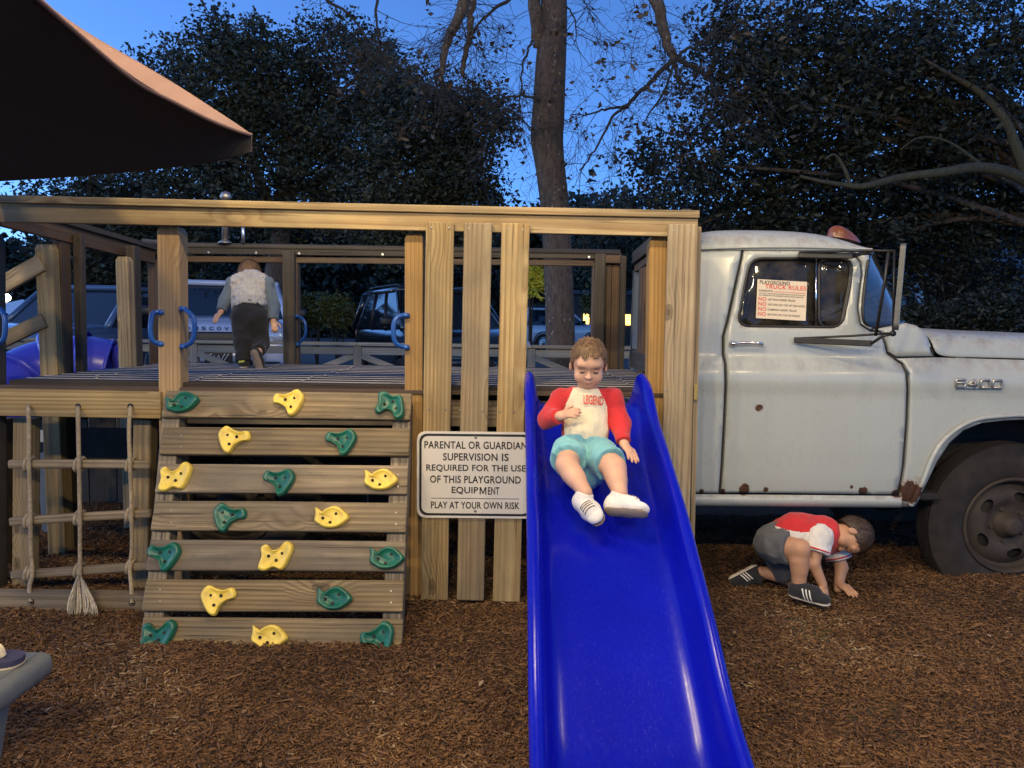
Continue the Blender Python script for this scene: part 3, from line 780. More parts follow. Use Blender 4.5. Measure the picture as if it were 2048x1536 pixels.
# ------------------------------------------------------------------ rope ladder net
def rope_data(path, r=.0098, n=12, pitch=.045):
    path = spline(path, 14); V = []; Fc = []
    # resample evenly
    L = [0]
    for i in range(1, len(path)): L.append(L[-1] + (path[i] - path[i - 1]).length)
    k = max(3, int(L[-1] / .0065)); pts = []
    xs = np.linspace(0, L[-1], k)
    A = np.array([tuple(p) for p in path]); pts = [Vector((np.interp(s, L, A[:, 0]), np.interp(s, L, A[:, 1]), np.interp(s, L, A[:, 2]))) for s in xs]
    u = (pts[1] - pts[0]).orthogonal().normalized()
    for i in range(k):
        t = (pts[min(i + 1, k - 1)] - pts[max(i - 1, 0)]).normalized(); u = (u - t * u.dot(t)).normalized(); v = t.cross(u)
        for j in range(n):
            a = 2 * math.pi * j / n; rr = r * (1 + .2 * abs(math.cos(1.5 * (a + xs[i] / pitch * 2 * math.pi))) - .1)
            V.append(pts[i] + (u * math.cos(a) + v * math.sin(a)) * rr)
    for i in range(k - 1):
        for j in range(n):
            a = i * n + j; b_ = i * n + (j + 1) % n; Fc.append((a, b_, b_ + n, a + n))
    return V, Fc
net = thing('rope_ladder', tuple(P(160, 1205, YF - .03)), 'rope ladder net with three wooden rungs and frayed middle rope', 'rope ladder')
YN = YF - .035
ROPES = [[(57, 812, YF + .01), (57, 820, YN), (58, 860, YN), (58, 925, YN - .02), (60, 985, YN), (61, 1040, YN - .02), (62, 1100, YN), (65, 1146, YN - .02), (59, 1175, YN - .10), (62, 1206, 3.66)],
         [(156, 815, YF + .01), (156, 824, YN), (157, 870, YN), (158, 925, YN - .02), (159, 980, YN), (160, 1035, YN - .02), (160, 1090, YN), (160, 1152, YN - .02)],
         [(261, 815, YF + .01), (260, 824, YN), (258, 860, YN), (260, 925, YN - .02), (262, 980, YN), (263, 1032, YN - .02), (264, 1090, YN), (260, 1138, YN - .02), (263, 1175, YN - .10), (264, 1208, 3.66)]]
for rp in ROPES:
    V, Fc = rope_data([P(*q) for q in rp]); mk('rope', me_from(V, Fc, 'rope'), MT['rope'], net, None, True)
RUNGS = [((19, 927), (301, 930)), ((21, 1044), (303, 1026)), ((24, 1149), (312, 1130))]
for (a, c) in RUNGS:
    ra = board('rung', P(*a, YN + .012), P(*c, YN + .012), .034, .044, MT['wood_brown'] if False else MT['pine_old'], net, warp=.003, bev=.009)
    for rp, xk in zip(ROPES, (59, 159, 262)):
        t = (xk - a[0]) / (c[0] - a[0]); cy_ = a[1] + (c[1] - a[1]) * t
        ctr = P(xk, cy_, YN + .012)
        for dx in (-.009, .010):
            loop = []
            for j in range(11):
                an = 2 * math.pi * j / 10
                loop.append(ctr + Vector((dx + .006 * math.sin(an), .029 * math.cos(an), .034 * math.sin(an))))
            V, Fc = rope_data(loop, .0085); mk('rope_knot', me_from(V, Fc, 'rope_knot'), MT['rope'], net, None, True)
V = []; Fc = []
for (cx_, cy_, ex, ey) in ((157, 1150, 150, 1238), (161, 1152, 178, 1238)):
    for k in range(26):
        rx = random.uniform(-1, 1); ry = random.uniform(-1, 1)
        pts = [P(cx_, cy_, YN - .02), P(cx_ + (ex - cx_) * .5 + rx * 6, (cy_ + ey) / 2 - 14 + ry * 6, 3.66 + .02 * ry), P(ex + rx * 13, ey - 24 + ry * 12, 3.62 + .03 * ry), P(ex + rx * 13 + random.uniform(-6, 6), ey + ry * 12, 3.61 + .035 * ry)]
        v, f = tube_data(spline(pts, 4), [.005] * 6 + [.0045] * 5 + [.003, .002], 5); s = len(V); V += v; Fc += [tuple(i + s for i in q) for q in f]
mk('rope_tassel', me_from(V, Fc, 'rope_tassel'), MT['rope_frayed'], net, None, True)
for (x_, y_) in ((57, 812), (156, 815), (261, 815), (62, 1206), (264, 1208)):
    V, Fc = lathe_data([(0, -.0012), (.016, -.001), (.0165, .002)], 16, 'Y'); mk('rope_hole', me_from(V, Fc, 'rope_hole'), MT['hole'], plat, Matrix.Translation(P(x_, y_ - 2, (YF + .011 if y_ < 1000 else 3.669))))

# ------------------------------------------------------------------ warning sign
YS = YF - .036
sc_ = P(951, 950, YS); sw, sh = .592, .442
sg = thing('warning_sign', tuple(sc_), 'white metal sign with black border about parental supervision screwed to pickets', 'sign')
MS = Matrix.Translation(sc_) @ Matrix.Rotation(-.004, 4, 'Y') @ Matrix.Rotation(R(90), 4, 'X')   # local x right, y up, z to camera
def plate(w_, h_, r, z0, z1, n=6):
    ol = round_poly([(-w_ / 2, -h_ / 2), (w_ / 2, -h_ / 2), (w_ / 2, h_ / 2), (-w_ / 2, h_ / 2)], r, n)
    k = len(ol); V = [(x, y, z0) for x, y in ol] + [(x, y, z1) for x, y in ol]
    return V, [tuple(range(k, 2 * k)), tuple(range(k - 1, -1, -1))] + [(i, (i + 1) % k, (i + 1) % k + k, i + k) for i in range(k)]
V, Fc = plate(sw, sh, .05, 0, .003); mk('sign_plate', me_from(V, Fc), MT['sign_white'], sg, MS)
o1 = round_poly([(-sw / 2 + .012, -sh / 2 + .012), (sw / 2 - .012, -sh / 2 + .012), (sw / 2 - .012, sh / 2 - .012), (-sw / 2 + .012, sh / 2 - .012)], .045, 6)
o2 = round_poly([(-sw / 2 + .024, -sh / 2 + .024), (sw / 2 - .024, -sh / 2 + .024), (sw / 2 - .024, sh / 2 - .024), (-sw / 2 + .024, sh / 2 - .024)], .038, 6)
k = len(o1); V = [(x, y, .0036) for x, y in o1] + [(x, y, .0036) for x, y in o2]
mk('sign_border', me_from(V, [(i, (i + 1) % k, (i + 1) % k + k, i + k) for i in range(k)]), MT['ink'], sg, MS)
def fit_text(s, cx, cy, w_, h_, M, par, m, name='lettering', z=.0038, bold=.02, spacing=1.05, ext=0):
    me = text_me(s, 1, 1, bold, ext, spacing=spacing)
    co = np.zeros(len(me.vertices) * 3, np.float32); me.vertices.foreach_get('co', co); co = co.reshape(-1, 3)
    lo = co.min(0); hi = co.max(0)
    co[:, 0] = (co[:, 0] - (lo[0] + hi[0]) / 2) * (w_ / (hi[0] - lo[0])) + cx
    co[:, 1] = (co[:, 1] - (lo[1] + hi[1]) / 2) * (h_ / (hi[1] - lo[1])) + cy
    co[:, 2] += z
    me.vertices.foreach_set('co', co.ravel()); me.update()
    return mk(name, me, m, par, M)
kk = YS / FPX
for (s, cx, py, wpx, hpx) in [('PARENTAL OR GUARDIAN', 951, 889, 207, 15.5), ('SUPERVISION', 940.3, 913, 110, 15.5), ('IS', 1011, 913, 14, 15.5), ('REQUIRED FOR THE USE', 952, 936.5, 201, 15.5), ('OF THIS PLAYGROUND', 951, 959, 184, 15.5), ('EQUIP', 929.8, 982, 54, 16), ('ENT', 988, 982, 23, 15.5), ('PLAY AT YOUR OWN RISK', 951, 1012, 180, 14.5)]:
    fit_text(s, (cx - 951) * kk, (950 - py) * kk, wpx * kk, hpx * kk, MS, sg, MT['ink'])
mx0, mx1, my0, my1, st_ = 959.6, 973.2, 989.7, 974.3, 2.3
mc = (mx0 + mx1) / 2; loc_ = lambda x, y, z: ((x - 951) * kk, (950 - y) * kk, z)
V = []; Fc = []
for i, q in enumerate(([(mx0, my0), (mx0 + st_, my0), (mx0 + st_, my1), (mx0, my1)], [(mx1 - st_, my0), (mx1, my0), (mx1, my1), (mx1 - st_, my1)], [(mx0 + .2, my1), (mx0 + 2.8, my1), (mc + 1.1, my0 - 2), (mc - 1.2, my0 - 2)], [(mx1 - 2.8, my1), (mx1 - .2, my1), (mc + 1.2, my0 - 2), (mc - 1.1, my0 - 2)])):
    Fc.append(tuple(range(len(V), len(V) + 4))); V += [loc_(x, y, .0038 + .0001 * i) for x, y in q]
mk('lettering', me_from(V, Fc), MT['ink'], sg, MS)
V, Fc = plate(178 * kk, .0030, .0005, .0035, .0038, 1); mk('rule', me_from(V, Fc), MT['ink'], sg, MS @ Matrix.Translation((0, (950 - 998) * kk, 0)))
for py in (873, 1024):
    V, Fc = lathe_data([(0, .004), (.006, .003), (.008, 0)], 10, 'Z'); mk('screw', me_from(V, Fc), MT['bolt'], sg, MS @ Matrix.Translation((0, (950 - py) * kk, .003)))

# ------------------------------------------------------------------ blue slide
SX0, SX1 = .062, .652; SXC = (SX0 + SX1) / 2; SHW = (SX1 - SX0) / 2
edge = []
for (px, py) in [(1318, 832), (1335, 885), (1352, 940), (1375, 1015), (1400, 1110), (1432, 1235), (1470, 1395), (1512, 1530)]:
    d = ray(px, py); t = SX1 / d.x; q = CAM + d * t; edge.append((q.y, q.z))
RAIL = [(3.845, 1.03), (3.835, 1.10), (3.80, 1.155), (3.745, 1.178), (3.68, 1.172), (3.55, 1.135)] + [e for e in edge if e[0] < 3.45] + [(1.72, .215), (1.5, .185), (1.25, .175)]
BEDT = [(3.86, 1.035), (3.70, 1.02)]
def rail_z(Y):
    r = sorted(RAIL); return interp(Y, r)
ys = []
for i in range(len(RAIL) - 1):
    for j in range(4): ys.append(RAIL[i][0] + (RAIL[i + 1][0] - RAIL[i][0]) * j / 4)
ys.append(RAIL[-1][0])
sp = spline([Vector((0, a, c)) for a, c in RAIL], 4)
def bed_z(Y):
    zr = rail_z(Y); main = zr - .165
    k = max(0, min(1, (Y - 3.2) / .55)); k = k * k * (3 - 2 * k)
    return main * (1 - k) + min(main + .05, 1.025) * k if Y < 3.7 else min(main * (1 - k) + 1.02 * k, 1.02)
secs = []; V = []; Fc = []
prof = [(1.00, 'o', -.060), (1.012, 'o', -.030), (1.0, 'o', -.008), (.955, 'o', .006), (.90, 'o', .006), (.855, 'o', -.008), (.832, 'o', -.035), (.80, 'f', .50), (.765, 'f', .20), (.70, 'f', .07), (.60, 'f', .015), (.40, 'f', .0), (.2, 'f', -.004), (0, 'f', -.005)]
full = [(x, t, v) for x, t, v in prof] + [(-x, t, v) for x, t, v in prof[-2::-1]]
for q in sp:
    zr = q.z; zb = bed_z(q.y); zb = min(zb, zr - .012)
    for (x, t, v) in full:
        if t == 'o': z = max(zr + v, zb - .05) if zr - zb > .07 else zr + v * (zr - zb) / .07
        else: z = zb + (zr - .035 - zb) * v if v > 0 else zb + v
        V.append((SXC + SHW * x, q.y, z))
n = len(full)
for i in range(len(sp) - 1):
    for j in range(n - 1):
        a = i * n + j; Fc.append((a, a + n, a + n + 1, a + 1))
slide = thing('slide', (SXC, 2.6, 0), 'glossy royal blue plastic slide running down from the deck', 'slide')
ch = mk('chute', me_from(V, Fc, 'chute'), MT['slide'], slide, None, True)
md = ch.modifiers.new('s', 'SOLIDIFY'); md.thickness = .007; md.offset = 1
md = ch.modifiers.new('d', 'SUBSURF'); md.levels = 1; md.render_levels = 1
for sx in (-1, 1):
    board('support_leg', (SXC + sx * .16, 2.75, -.03), (SXC + sx * .16, 2.75, bed_z(2.75) - .02), .04, .04, MT['black_metal'], slide, up=(0, -1, 0))
# ------------------------------------------------------------------ old truck cab (pale blue grey), pixel-space panels with a body profile
YT = 4.08; YC = YT + .96
PROF = [(440, .16), (485, .115), (497, .100), (655, .050), (690, .044), (712, .040), (722, .034), (735, .014), (748, .004), (762, .0), (774, .0), (781, .006), (790, .010), (900, .008), (960, .012), (990, .022), (1015, .05)]
def TD(px, py): return interp(py - RH * (px - 1700), PROF)
def TP(px, py, off=0.0): return P(px, py, YT + TD(px, py) + off)
trk = thing('flatbed_truck', (1.9, 5.0, 0), 'old pale blue grey flatbed truck cab with rust spots and large dusty wheel', 'truck')
def mirror_me(me):
    m2 = me.copy(); n = len(m2.vertices); co = np.zeros(n * 3, np.float32); m2.vertices.foreach_get('co', co); co = co.reshape(-1, 3)
    co[:, 1] = 2 * YC - co[:, 1]; m2.vertices.foreach_set('co', co.ravel()); m2.flip_normals(); m2.update(); return m2
def panel(name, outline, holes=(), off=0.0, m='truck', parent=trk, step=11, flange=.022, mirror=True, rnd=0, depth=None):
    if rnd: outline = round_poly(outline, rnd, 4)
    ol = densify(outline, 9); hs = [densify(h, 7) for h in holes]
    V2, T = cdt_panel(ol, hs, step)
    dfun = depth or (lambda a, c: TP(a, c, off))
    V = [dfun(v[0], v[1]) for v in V2]; Fc = [tuple(t) for t in T]
    # orientation towards the camera
    Fc2 = []
    ec = {}
    for f in Fc:
        a, b_, c = (V[i] for i in f[:3])
        if (b_ - a).cross(c - a).y > 0: f = f[::-1]
        Fc2.append(f)
        for i in range(len(f)):
            e = (f[i], f[(i + 1) % len(f)]); ec[e] = 1
    bd = [e for e in ec if (e[1], e[0]) not in ec]
    V = [Vector(v) for v in V]
    bset = set(i for e in bd for i in e)
    for i in bset: V[i].y += .0025
    mp = {}
    for i in bset: mp[i] = len(V); V.append(V[i] + Vector((0, flange, 0)))
    nsm = len(Fc2)
    for (a, b_) in bd: Fc2.append((b_, a, mp[a], mp[b_]))
    me = me_from(V, Fc2, name); sm = [i < nsm for i in range(len(Fc2))]; me.polygons.foreach_set('use_smooth', sm)
    o = mk(name, me, MT[m], parent)
    if mirror: mk(name, mirror_me(me), MT[m], parent)
    return o
WIN = round_poly([(1473, 652), (1500, 517), (1704, 517), (1702, 560), (1684, 655)], 26, 5)
DOOR = [(1488, 496), (1696, 498), (1720, 525), (1722, 549), (1714, 615), (1720, 650), (1740, 663.5), (1761, 665), (1769, 689), (1773, 708), (1786, 718), (1802, 729), (1811, 747), (1813, 779), (1811, 841), (1804, 932), (1800, 958), (1793, 989), (1443, 985), (1447.5, 932), (1452.5, 841), (1455.5, 768), (1454.5, 728), (1450, 710), (1450, 673), (1458.5, 644), (1487, 513)]
door = panel('door', DOOR, [WIN], .0)
panel('rear_quarter', [(1366, 500), (1484, 495), (1481, 513), (1452, 642), (1443.5, 673), (1443.5, 710), (1448, 728), (1449, 768), (1446, 841), (1441, 932), (1437, 987), (1366, 984)])
panel('a_pillar', [(1701, 498), (1740, 499), (1737, 524), (1729, 568), (1724, 625), (1729, 647), (1746, 656), (1742, 660), (1724, 648), (1718, 615), (1726, 549), (1724, 523)], step=7)
panel('cowl', [(1746, 659), (1764, 662), (1775, 688), (1779, 704), (1793, 713), (1866, 712), (1861, 702), (1857, 677), (1847, 661), (1832, 651), (1812, 646), (1781, 653)])
ARCH = [(1830, 1013), (1838, 1000), (1846, 981), (1856, 962), (1874, 924), (1899, 886), (1928, 860), (1964, 846), (2010, 840.5), (2048, 839), (2100, 843), (2150, 860), (2182, 890), (2205, 935), (2218, 985), (2224, 1012)]
panel('front_fender', [(1793, 717), (1810, 728), (1820, 748), (1821, 779), (1819, 841), (1812, 932), (1807, 960), (1800, 992), (1803, 1014)] + ARCH + [(2330, 1012), (2345, 900), (2340, 800), (2310, 738), (2250, 724), (2048, 720), (1875, 715)])
tube('fender_lip', [TP(x, y, -.012) for x, y in spline([Vector((x, y, 0)) for x, y in [(x - 6 if x < 1990 else x, y - 8) for x, y in ARCH]], 4) and [(q.x, q.y) for q in spline([Vector((x - (9 if x < 1900 else 4 if x < 1990 else 0), y - (2 if x < 1870 else 9), 0)) for x, y in ARCH], 4)]], .013, MT['truck'], trk, 10)
# rocker strip
path = []
V = []; Fc = []
rp = [(-.010, 990), (-.028, 995), (-.034, 1001), (-.028, 1008), (-.010, 1013), (.03, 1014)]
for i in range(24):
    px = 1366 + (1803 - 1366) * i / 23
    for (dy, py) in rp: V.append(P(px, py + RH * (px - 1600) * .6, YT + .022 + dy))
k = len(rp)
for i in range(23):
    for j in range(k - 1): Fc.append((i * k + j, (i + 1) * k + j, (i + 1) * k + j + 1, i * k + j + 1))
me = me_from(V, Fc, 'rocker'); mk('rocker_panel', me, MT['truck'], trk, None, True); mk('rocker_panel', mirror_me(me), MT['truck'], trk, None, True)
# dark inner shell behind the gaps
SH = [(1370, 500), (1484, 497), (1697, 499), (1738, 510), (1728, 640), (1760, 664), (1868, 680), (1870, 720), (2048, 722), (2300, 730), (2300, 835), (2048, 836), (1960, 841), (1925, 855), (1894, 882), (1868, 922), (1848, 965), (1830, 1000), (1370, 990)]
W2 = round_poly([(1471, 655), (1498, 513), (1707, 513), (1706, 560), (1687, 659)], 27, 5)
panel('inner_shell', SH, [W2], .024, 'cab_dark', flange=.01, step=16)
# glass, gaskets and division bar
for (nm, ol) in (('side_glass', [(1470, 657), (1496, 511), (1631, 512), (1632, 658)]), ('vent_glass', [(1634, 658), (1634, 512), (1710, 512), (1706, 565), (1690, 660)])):
    panel(nm, ol, (), .016, 'glass', door, flange=.003, step=20)
gk = [(q[0], q[1]) for q in WIN]
def loop_tube(name, pl, off, r, m, par, closed=True, n=8):
    pts = [TP(x, y, off) for x, y in densify(pl, 10)]
    if closed: pts = pts + [pts[0]]
    V, Fc = tube_data(pts, r, n); return mk(name, me_from(V, Fc, name), MT[m], par, None, True)
loop_tube('window_gasket', WIN, .006, .0085, 'black_metal', door)
vg = round_poly([(1638, 654), (1638, 519), (1701, 519), (1699, 562), (1681, 653)], 18, 4)
loop_tube('vent_gasket', vg, .010, .0075, 'black_metal', door)
tube('division_bar', [TP(1632, 516, .004), TP(1632, 656, .004)], .0055, MT['chrome'], door, 8)
# roof
RST = [(1366, 0), (1374, .25), (1384, .42), (1395, .55), (1410, .78), (1440, .95), (1500, 1), (1600, .97), (1650, .86), (1680, .72), (1706, .50), (1722, .30), (1733, .14), (1742, .0)]
RCS = [(.092, -.012), (.090, .0), (.098, .022), (.118, .050), (.16, .082), (.24, .112), (.40, .133), (.65, .142), (.96, .145)]
RCS = RCS + [(1.92 - d, z) for d, z in RCS[-2::-1]]
V = []; Fc = []
for (px, e) in RST:
    b0 = P(px, 496 + RH * (px - 1600) * .4, YT + .10)
    for (d, z) in RCS:
        V.append((b0.x - .02 * (1 - e) * 0 + (.05 * (1 - abs(d - .96) / .96) if px > 1690 else 0) * (1 - e), YT + d, b0.z + max(z, 0) * e + min(z, 0)))
k = len(RCS)
for i in range(len(RST) - 1):
    for j in range(k - 1): Fc.append((i * k + j, (i + 1) * k + j, (i + 1) * k + j + 1, i * k + j + 1))
ro = mk('roof', me_from(V, Fc, 'roof'), MT['truck'], trk, None, True)
md = ro.modifiers.new('s', 'SUBSURF'); md.levels = 2; md.render_levels = 2
tube('drip_rail', [P(x, y, YT + .088) for x, y in [(1372, 499), (1440, 496), (1520, 494), (1600, 494), (1680, 496), (1730, 501)]], .007, MT['truck'], ro, 8)
# cab marker light on the roof
mc_ = P(1688, 473, 4.42); V = []; Fc = []; nu, nv = 14, 16
for i in range(nu + 1):
    u = i / nu; L_ = (u - .5) * .195; rr = math.sin(math.pi * min(1, u ** .62)) ** .75 if 0 < u < 1 else 0
    for j in range(nv + 1):
        a = math.pi * j / nv; V.append((mc_.x + L_, mc_.y + .055 * rr * math.cos(a), mc_.z - .012 + .075 * rr * math.sin(a) - .030 * (u - .25)))
for i in range(nu):
    for j in range(nv): Fc.append((i * (nv + 1) + j, (i + 1) * (nv + 1) + j, (i + 1) * (nv + 1) + j + 1, i * (nv + 1) + j + 1))
ml = mk('marker_light', me_from(V, Fc, 'marker'), MT['amber_lens'], trk, None, True)
# windshield, wrapped round
bt = [(1728, 632, .055), (1733, 648, .057), (1748, 653, .075), (1781, 651, .13), (1800, 646, .22), (1807, 643, .40), (1808, 642, .96)]
tp_ = [(1731, 545, .085), (1734, 524, .10), (1738, 514, .13), (1741, 509, .19), (1744, 506, .28), (1746, 503, .45), (1748, 501, .96)]
V = []; Fc = []; k = 7
for i in range(7):
    A = P(bt[i][0], bt[i][1], YT + bt[i][2]); B = P(tp_[i][0], tp_[i][1], YT + tp_[i][2])
    for j in range(k): V.append(A.lerp(B, j / (k - 1)))
for i in range(6):
    for j in range(k - 1): Fc.append((i * k + j, (i + 1) * k + j, (i + 1) * k + j + 1, i * k + j + 1))
me = me_from(V, Fc, 'ws'); ws = mk('windshield', me, MT['glass'], trk, None, True); mk('windshield', mirror_me(me), MT['glass'], trk, None, True)
tube('windshield_gasket', spline([P(x, y, YT + d - .004) for x, y, d in ([(1737, 520, .10), (1733, 545, .09), (1728, 590, .07), (1726, 632, .055)] + bt[1:6])], 4), .009, MT['black_metal'], trk, 8)
tube('windshield_gasket', spline([P(x, y, YT + d - .004) for x, y, d in [(1734, 524, .10), (1738, 514, .13), (1741, 509, .19), (1744, 506, .28), (1746, 503, .45)]], 4), .008, MT['black_metal'], trk, 8)
# hood and cowl top
HCS = [(.040, 1.273), (.046, 1.318), (.066, 1.360), (.12, 1.392), (.28, 1.408), (.6, 1.418), (.96, 1.422)]
xr_ = [1872, 1865, 1861, 1852, 1836, 1826, 1822]
V = []; Fc = []; ns = 10
full_h = [(d, z, xr_[i]) for i, (d, z) in enumerate(HCS)]; full_h = full_h + [(1.92 - d, z, x) for d, z, x in full_h[-2::-1]]
for s in range(ns):
    t = s / (ns - 1)
    for (d, z, x) in full_h:
        X0 = P(x, 690, YT + .05).x; X1 = P(2330, 690, YT + .05).x
        tp2 = .06 * t * t; dd = d + (.96 - d) * .10 * t * t
        hh = (z - 1.273); drop = .012 * t + .05 * max(0, t - .75) * 4 * (hh / .15)
        V.append((X0 + (X1 - X0) * t, YT + dd, z - drop + (.030 * (1 - t) ** 3 * hh / .15)))
k = len(full_h)
for i in range(ns - 1):
    for j in range(k - 1): Fc.append((i * k + j, (i + 1) * k + j, (i + 1) * k + j + 1, i * k + j + 1))
ho = mk('hood', me_from(V, Fc, 'hood'), MT['truck'], trk, None, True)
md = ho.modifiers.new('s', 'SOLIDIFY'); md.thickness = .012; md = ho.modifiers.new('d', 'SUBSURF'); md.levels = 1; md.render_levels = 2
V = []; Fc = []
for s in range(5):
    t = s / 4
    for (d, z, x) in full_h:
        A = Vector((P(x - 4, 690, YT + .05).x, YT + d, z + .030 * (z - 1.273) / .15))
        B = Vector((P(1795 if d < .1 or d > 1.8 else 1806, 690, YT + .05).x, YT + d, z + .045 * (z - 1.273) / .15))
        V.append(A.lerp(B, t))
for i in range(4):
    for j in range(1, k - 2): Fc.append((i * k + j, (i + 1) * k + j, (i + 1) * k + j + 1, i * k + j + 1))
mk('cowl_top', me_from(V, Fc, 'cowl_top'), MT['truck'], trk, None, True)
xf = P(2330, 690, YT).x
bm = bmesh.new(); box_bm(.06, 1.66, .62, .03, 3, bm, Matrix.Translation((xf + .02, YC, .98))); mk('grille_panel', bm_me(bm), MT['truck'], trk)
for k_ in range(6):
    board('grille_bar', (xf + .06, YC - .55, .80 + k_ * .07), (xf + .06, YC + .55, .80 + k_ * .07), .02, .03, MT['chrome'], trk)
for sy in (-.72, .72):
    V, Fc = lathe_data([(0, .05), (.05, .045), (.085, .02), (.10, 0)], 20, 'X'); mk('headlight', me_from(V, Fc), MT['lamp_glass'], trk, Matrix.Translation((xf + .05, YC + sy, 1.05)), True)
board('front_bumper', (xf + .16, YC - .95, .58), (xf + .16, YC + .95, .58), .05, .18, MT['chassis'], trk)
# cab back wall, floor, firewall, seat, dash, wheel
xb0 = P(1372, 700, YT + .05).x
bm = bmesh.new(); box_bm(.03, 1.80, .70, .01, 1, bm, Matrix.Translation((xb0, YC, .88))); mk('cab_back', bm_me(bm), MT['truck'], trk)
for dy in (-.6, .6):
    bm = bmesh.new(); box_bm(.028, .55, .62, .01, 1, bm, Matrix.Translation((xb0, YC + dy, 1.545))); mk('cab_back', bm_me(bm), MT['truck'], trk)
bm = bmesh.new(); box_bm(1.55, 1.76, .04, .01, 1, bm, Matrix.Translation((xb0 + .66, YC, .50))); mk('cab_floor', bm_me(bm), MT['chassis'], trk)
bm = bmesh.new(); box_bm(.04, 1.7, .75, .01, 1, bm, Matrix.Translation((P(1790, 700, YT).x, YC, .88))); mk('firewall', bm_me(bm), MT['cab_dark'], trk)
bm = bmesh.new(); box_bm(.45, 1.5, .2, .05, 3, bm, Matrix.Translation((xb0 + .36, YC, .93))); box_bm(.14, 1.5, .5, .05, 3, bm, Matrix.Translation((xb0 + .13, YC, 1.2)) @ Matrix.Rotation(-.15, 4, 'Y')); mk('bench_seat', bm_me(bm), MT['vinyl_seat'], trk)
bm = bmesh.new(); box_bm(.22, 1.6, .22, .05, 3, bm, Matrix.Translation((P(1745, 700, YT).x, YC, 1.30))); mk('dashboard', bm_me(bm), MT['cab_dark'], trk)
sw_ = []
for j in range(25):
    a = 2 * math.pi * j / 24; sw_.append(Vector((.22 * math.sin(a) * .5, .21 * math.cos(a), .21 * math.sin(a) * .87)))
V, Fc = tube_data(sw_, .011, 8, False); mk('steering_wheel', me_from(V, Fc), MT['cab_dark'], trk, Matrix.Translation((P(1690, 660, YT).x, YC + .42, 1.40)), True)
# door handle, badge
hb = TP(1464, 687, -.006)
V, Fc = lathe_data([(0, -.030), (.012, -.028), (.017, -.018), (.018, 0)], 16, 'Y'); hd = mk('door_handle', me_from(V, Fc), MT['chrome'], door, Matrix.Translation(hb), True)
tube('lever', spline([TP(1462, 687, -.026), TP(1490, 686, -.034), TP(1512, 686, -.036), TP(1524, 688, -.028), TP(1524, 690, -.010)], 5), .0085, MT['chrome'], hd, 10)
bdg = TP(1958, 767, -.006)
MB_ = Matrix.Translation(bdg) @ Matrix.Rotation(RH * .5, 4, 'Y') @ Matrix.Rotation(R(90), 4, 'X')
kt = 4.08 / FPX
DIG = {'6': [(1, .92), (.9, 1), (.1, 1), (0, .9), (0, .1), (.1, 0), (.9, 0), (1, .1), (1, .45), (.9, .55), (.05, .55)], '4': [(.72, 0), (.72, 1), (.62, 1), (0, .36), (0, .28), (1, .28)], '0': [(.1, 0), (.9, 0), (1, .1), (1, .9), (.9, 1), (.1, 1), (0, .9), (0, .1), (.1, 0), (.5, 0)]}
for i, chn in enumerate('6400'):
    pts = [MB_ @ Vector(((-46 + i * 24.5 + x * 18) * kt, (-7.5 + y * 15) * kt, .004)) for x, y in DIG[chn]]
    V, Fc = tube_data(pts, .0062, 8); mk('badge_digit', me_from(V, Fc), MT['badge'], trk, None, True)
board('badge_bar', TP(1911, 777, -.004), TP(2004, 778.5, -.004), .006, .006, MT['chrome'], trk, bev=.001)
# mirror frame
BM = MT['black_metal']
ma = thing('side_mirror', tuple(P(1790, 668, 3.9)), 'tall west coast style mirror on black arms beside the truck door', 'mirror') if False else trk
mr = mk('mirror_arm', me_from(*tube_data([TP(1596, 511, -.012), TP(1650, 510, -.05), TP(1740, 507, -.12), P(1742, 507, YT - .03)], .008, 8)), BM, trk, None, True)
for (a, c, w_, t_) in [(P(1596, 510, YT + .07), P(1706, 512, YT - .02), .012, .030), (P(1588, 680, YT + .02), P(1744, 687, YT - .10), .012, .032)]:
    board('mirror_bracket', a, c, w_, t_, BM, mr, bev=.004)
for pts, r in [([P(1598, 505, YT + .07), P(1735, 501, YT - .08), P(1789, 502, YT - .16)], .007), ([P(1706, 514, YT - .02), P(1740, 502, YT - .08)], .008), ([P(1588, 677, YT + .02), P(1700, 672, YT - .06), P(1787, 666, YT - .16)], .006), ([P(1742, 688, YT - .10), P(1765, 672, YT - .14), P(1787, 667, YT - .16)], .008), ([P(1777, 502, YT - .14), P(1770, 560, YT - .14), P(1751, 672, YT - .12)], .0085), ([P(1789, 500, YT - .16), P(1786, 668, YT - .16)], .006)]:
    tube('mirror_arm', pts, r, BM, mr, 8)
a = P(1786, 660, YT - .17); c = P(1801, 490, YT - .17)
V, Fc = plate(.16, (c - a).length, .03, -.012, .012); uz = (c - a).normalized(); ux = Vector((.46, .89, 0)); ux = (ux - uz * ux.dot(uz)).normalized(); un = ux.cross(uz); cc = (a + c) / 2 + Vector((0, -.03, 0)); fm = Matrix(((ux.x, uz.x, un.x, cc.x), (ux.y, uz.y, un.y, cc.y), (ux.z, uz.z, un.z, cc.z), (0, 0, 0, 1)))
mm = mk('mirror_head', me_from(V, Fc), MT['mirror_shell'], mr, fm)
q = P(1786, 667, YT - .16); V, Fc = lathe_data([(0, .014), (.013, .01), (.016, 0), (.013, -.01), (0, -.014)], 12, 'Y'); mk('mirror_knuckle', me_from(V, Fc), BM, mr, Matrix.Translation(q), True)
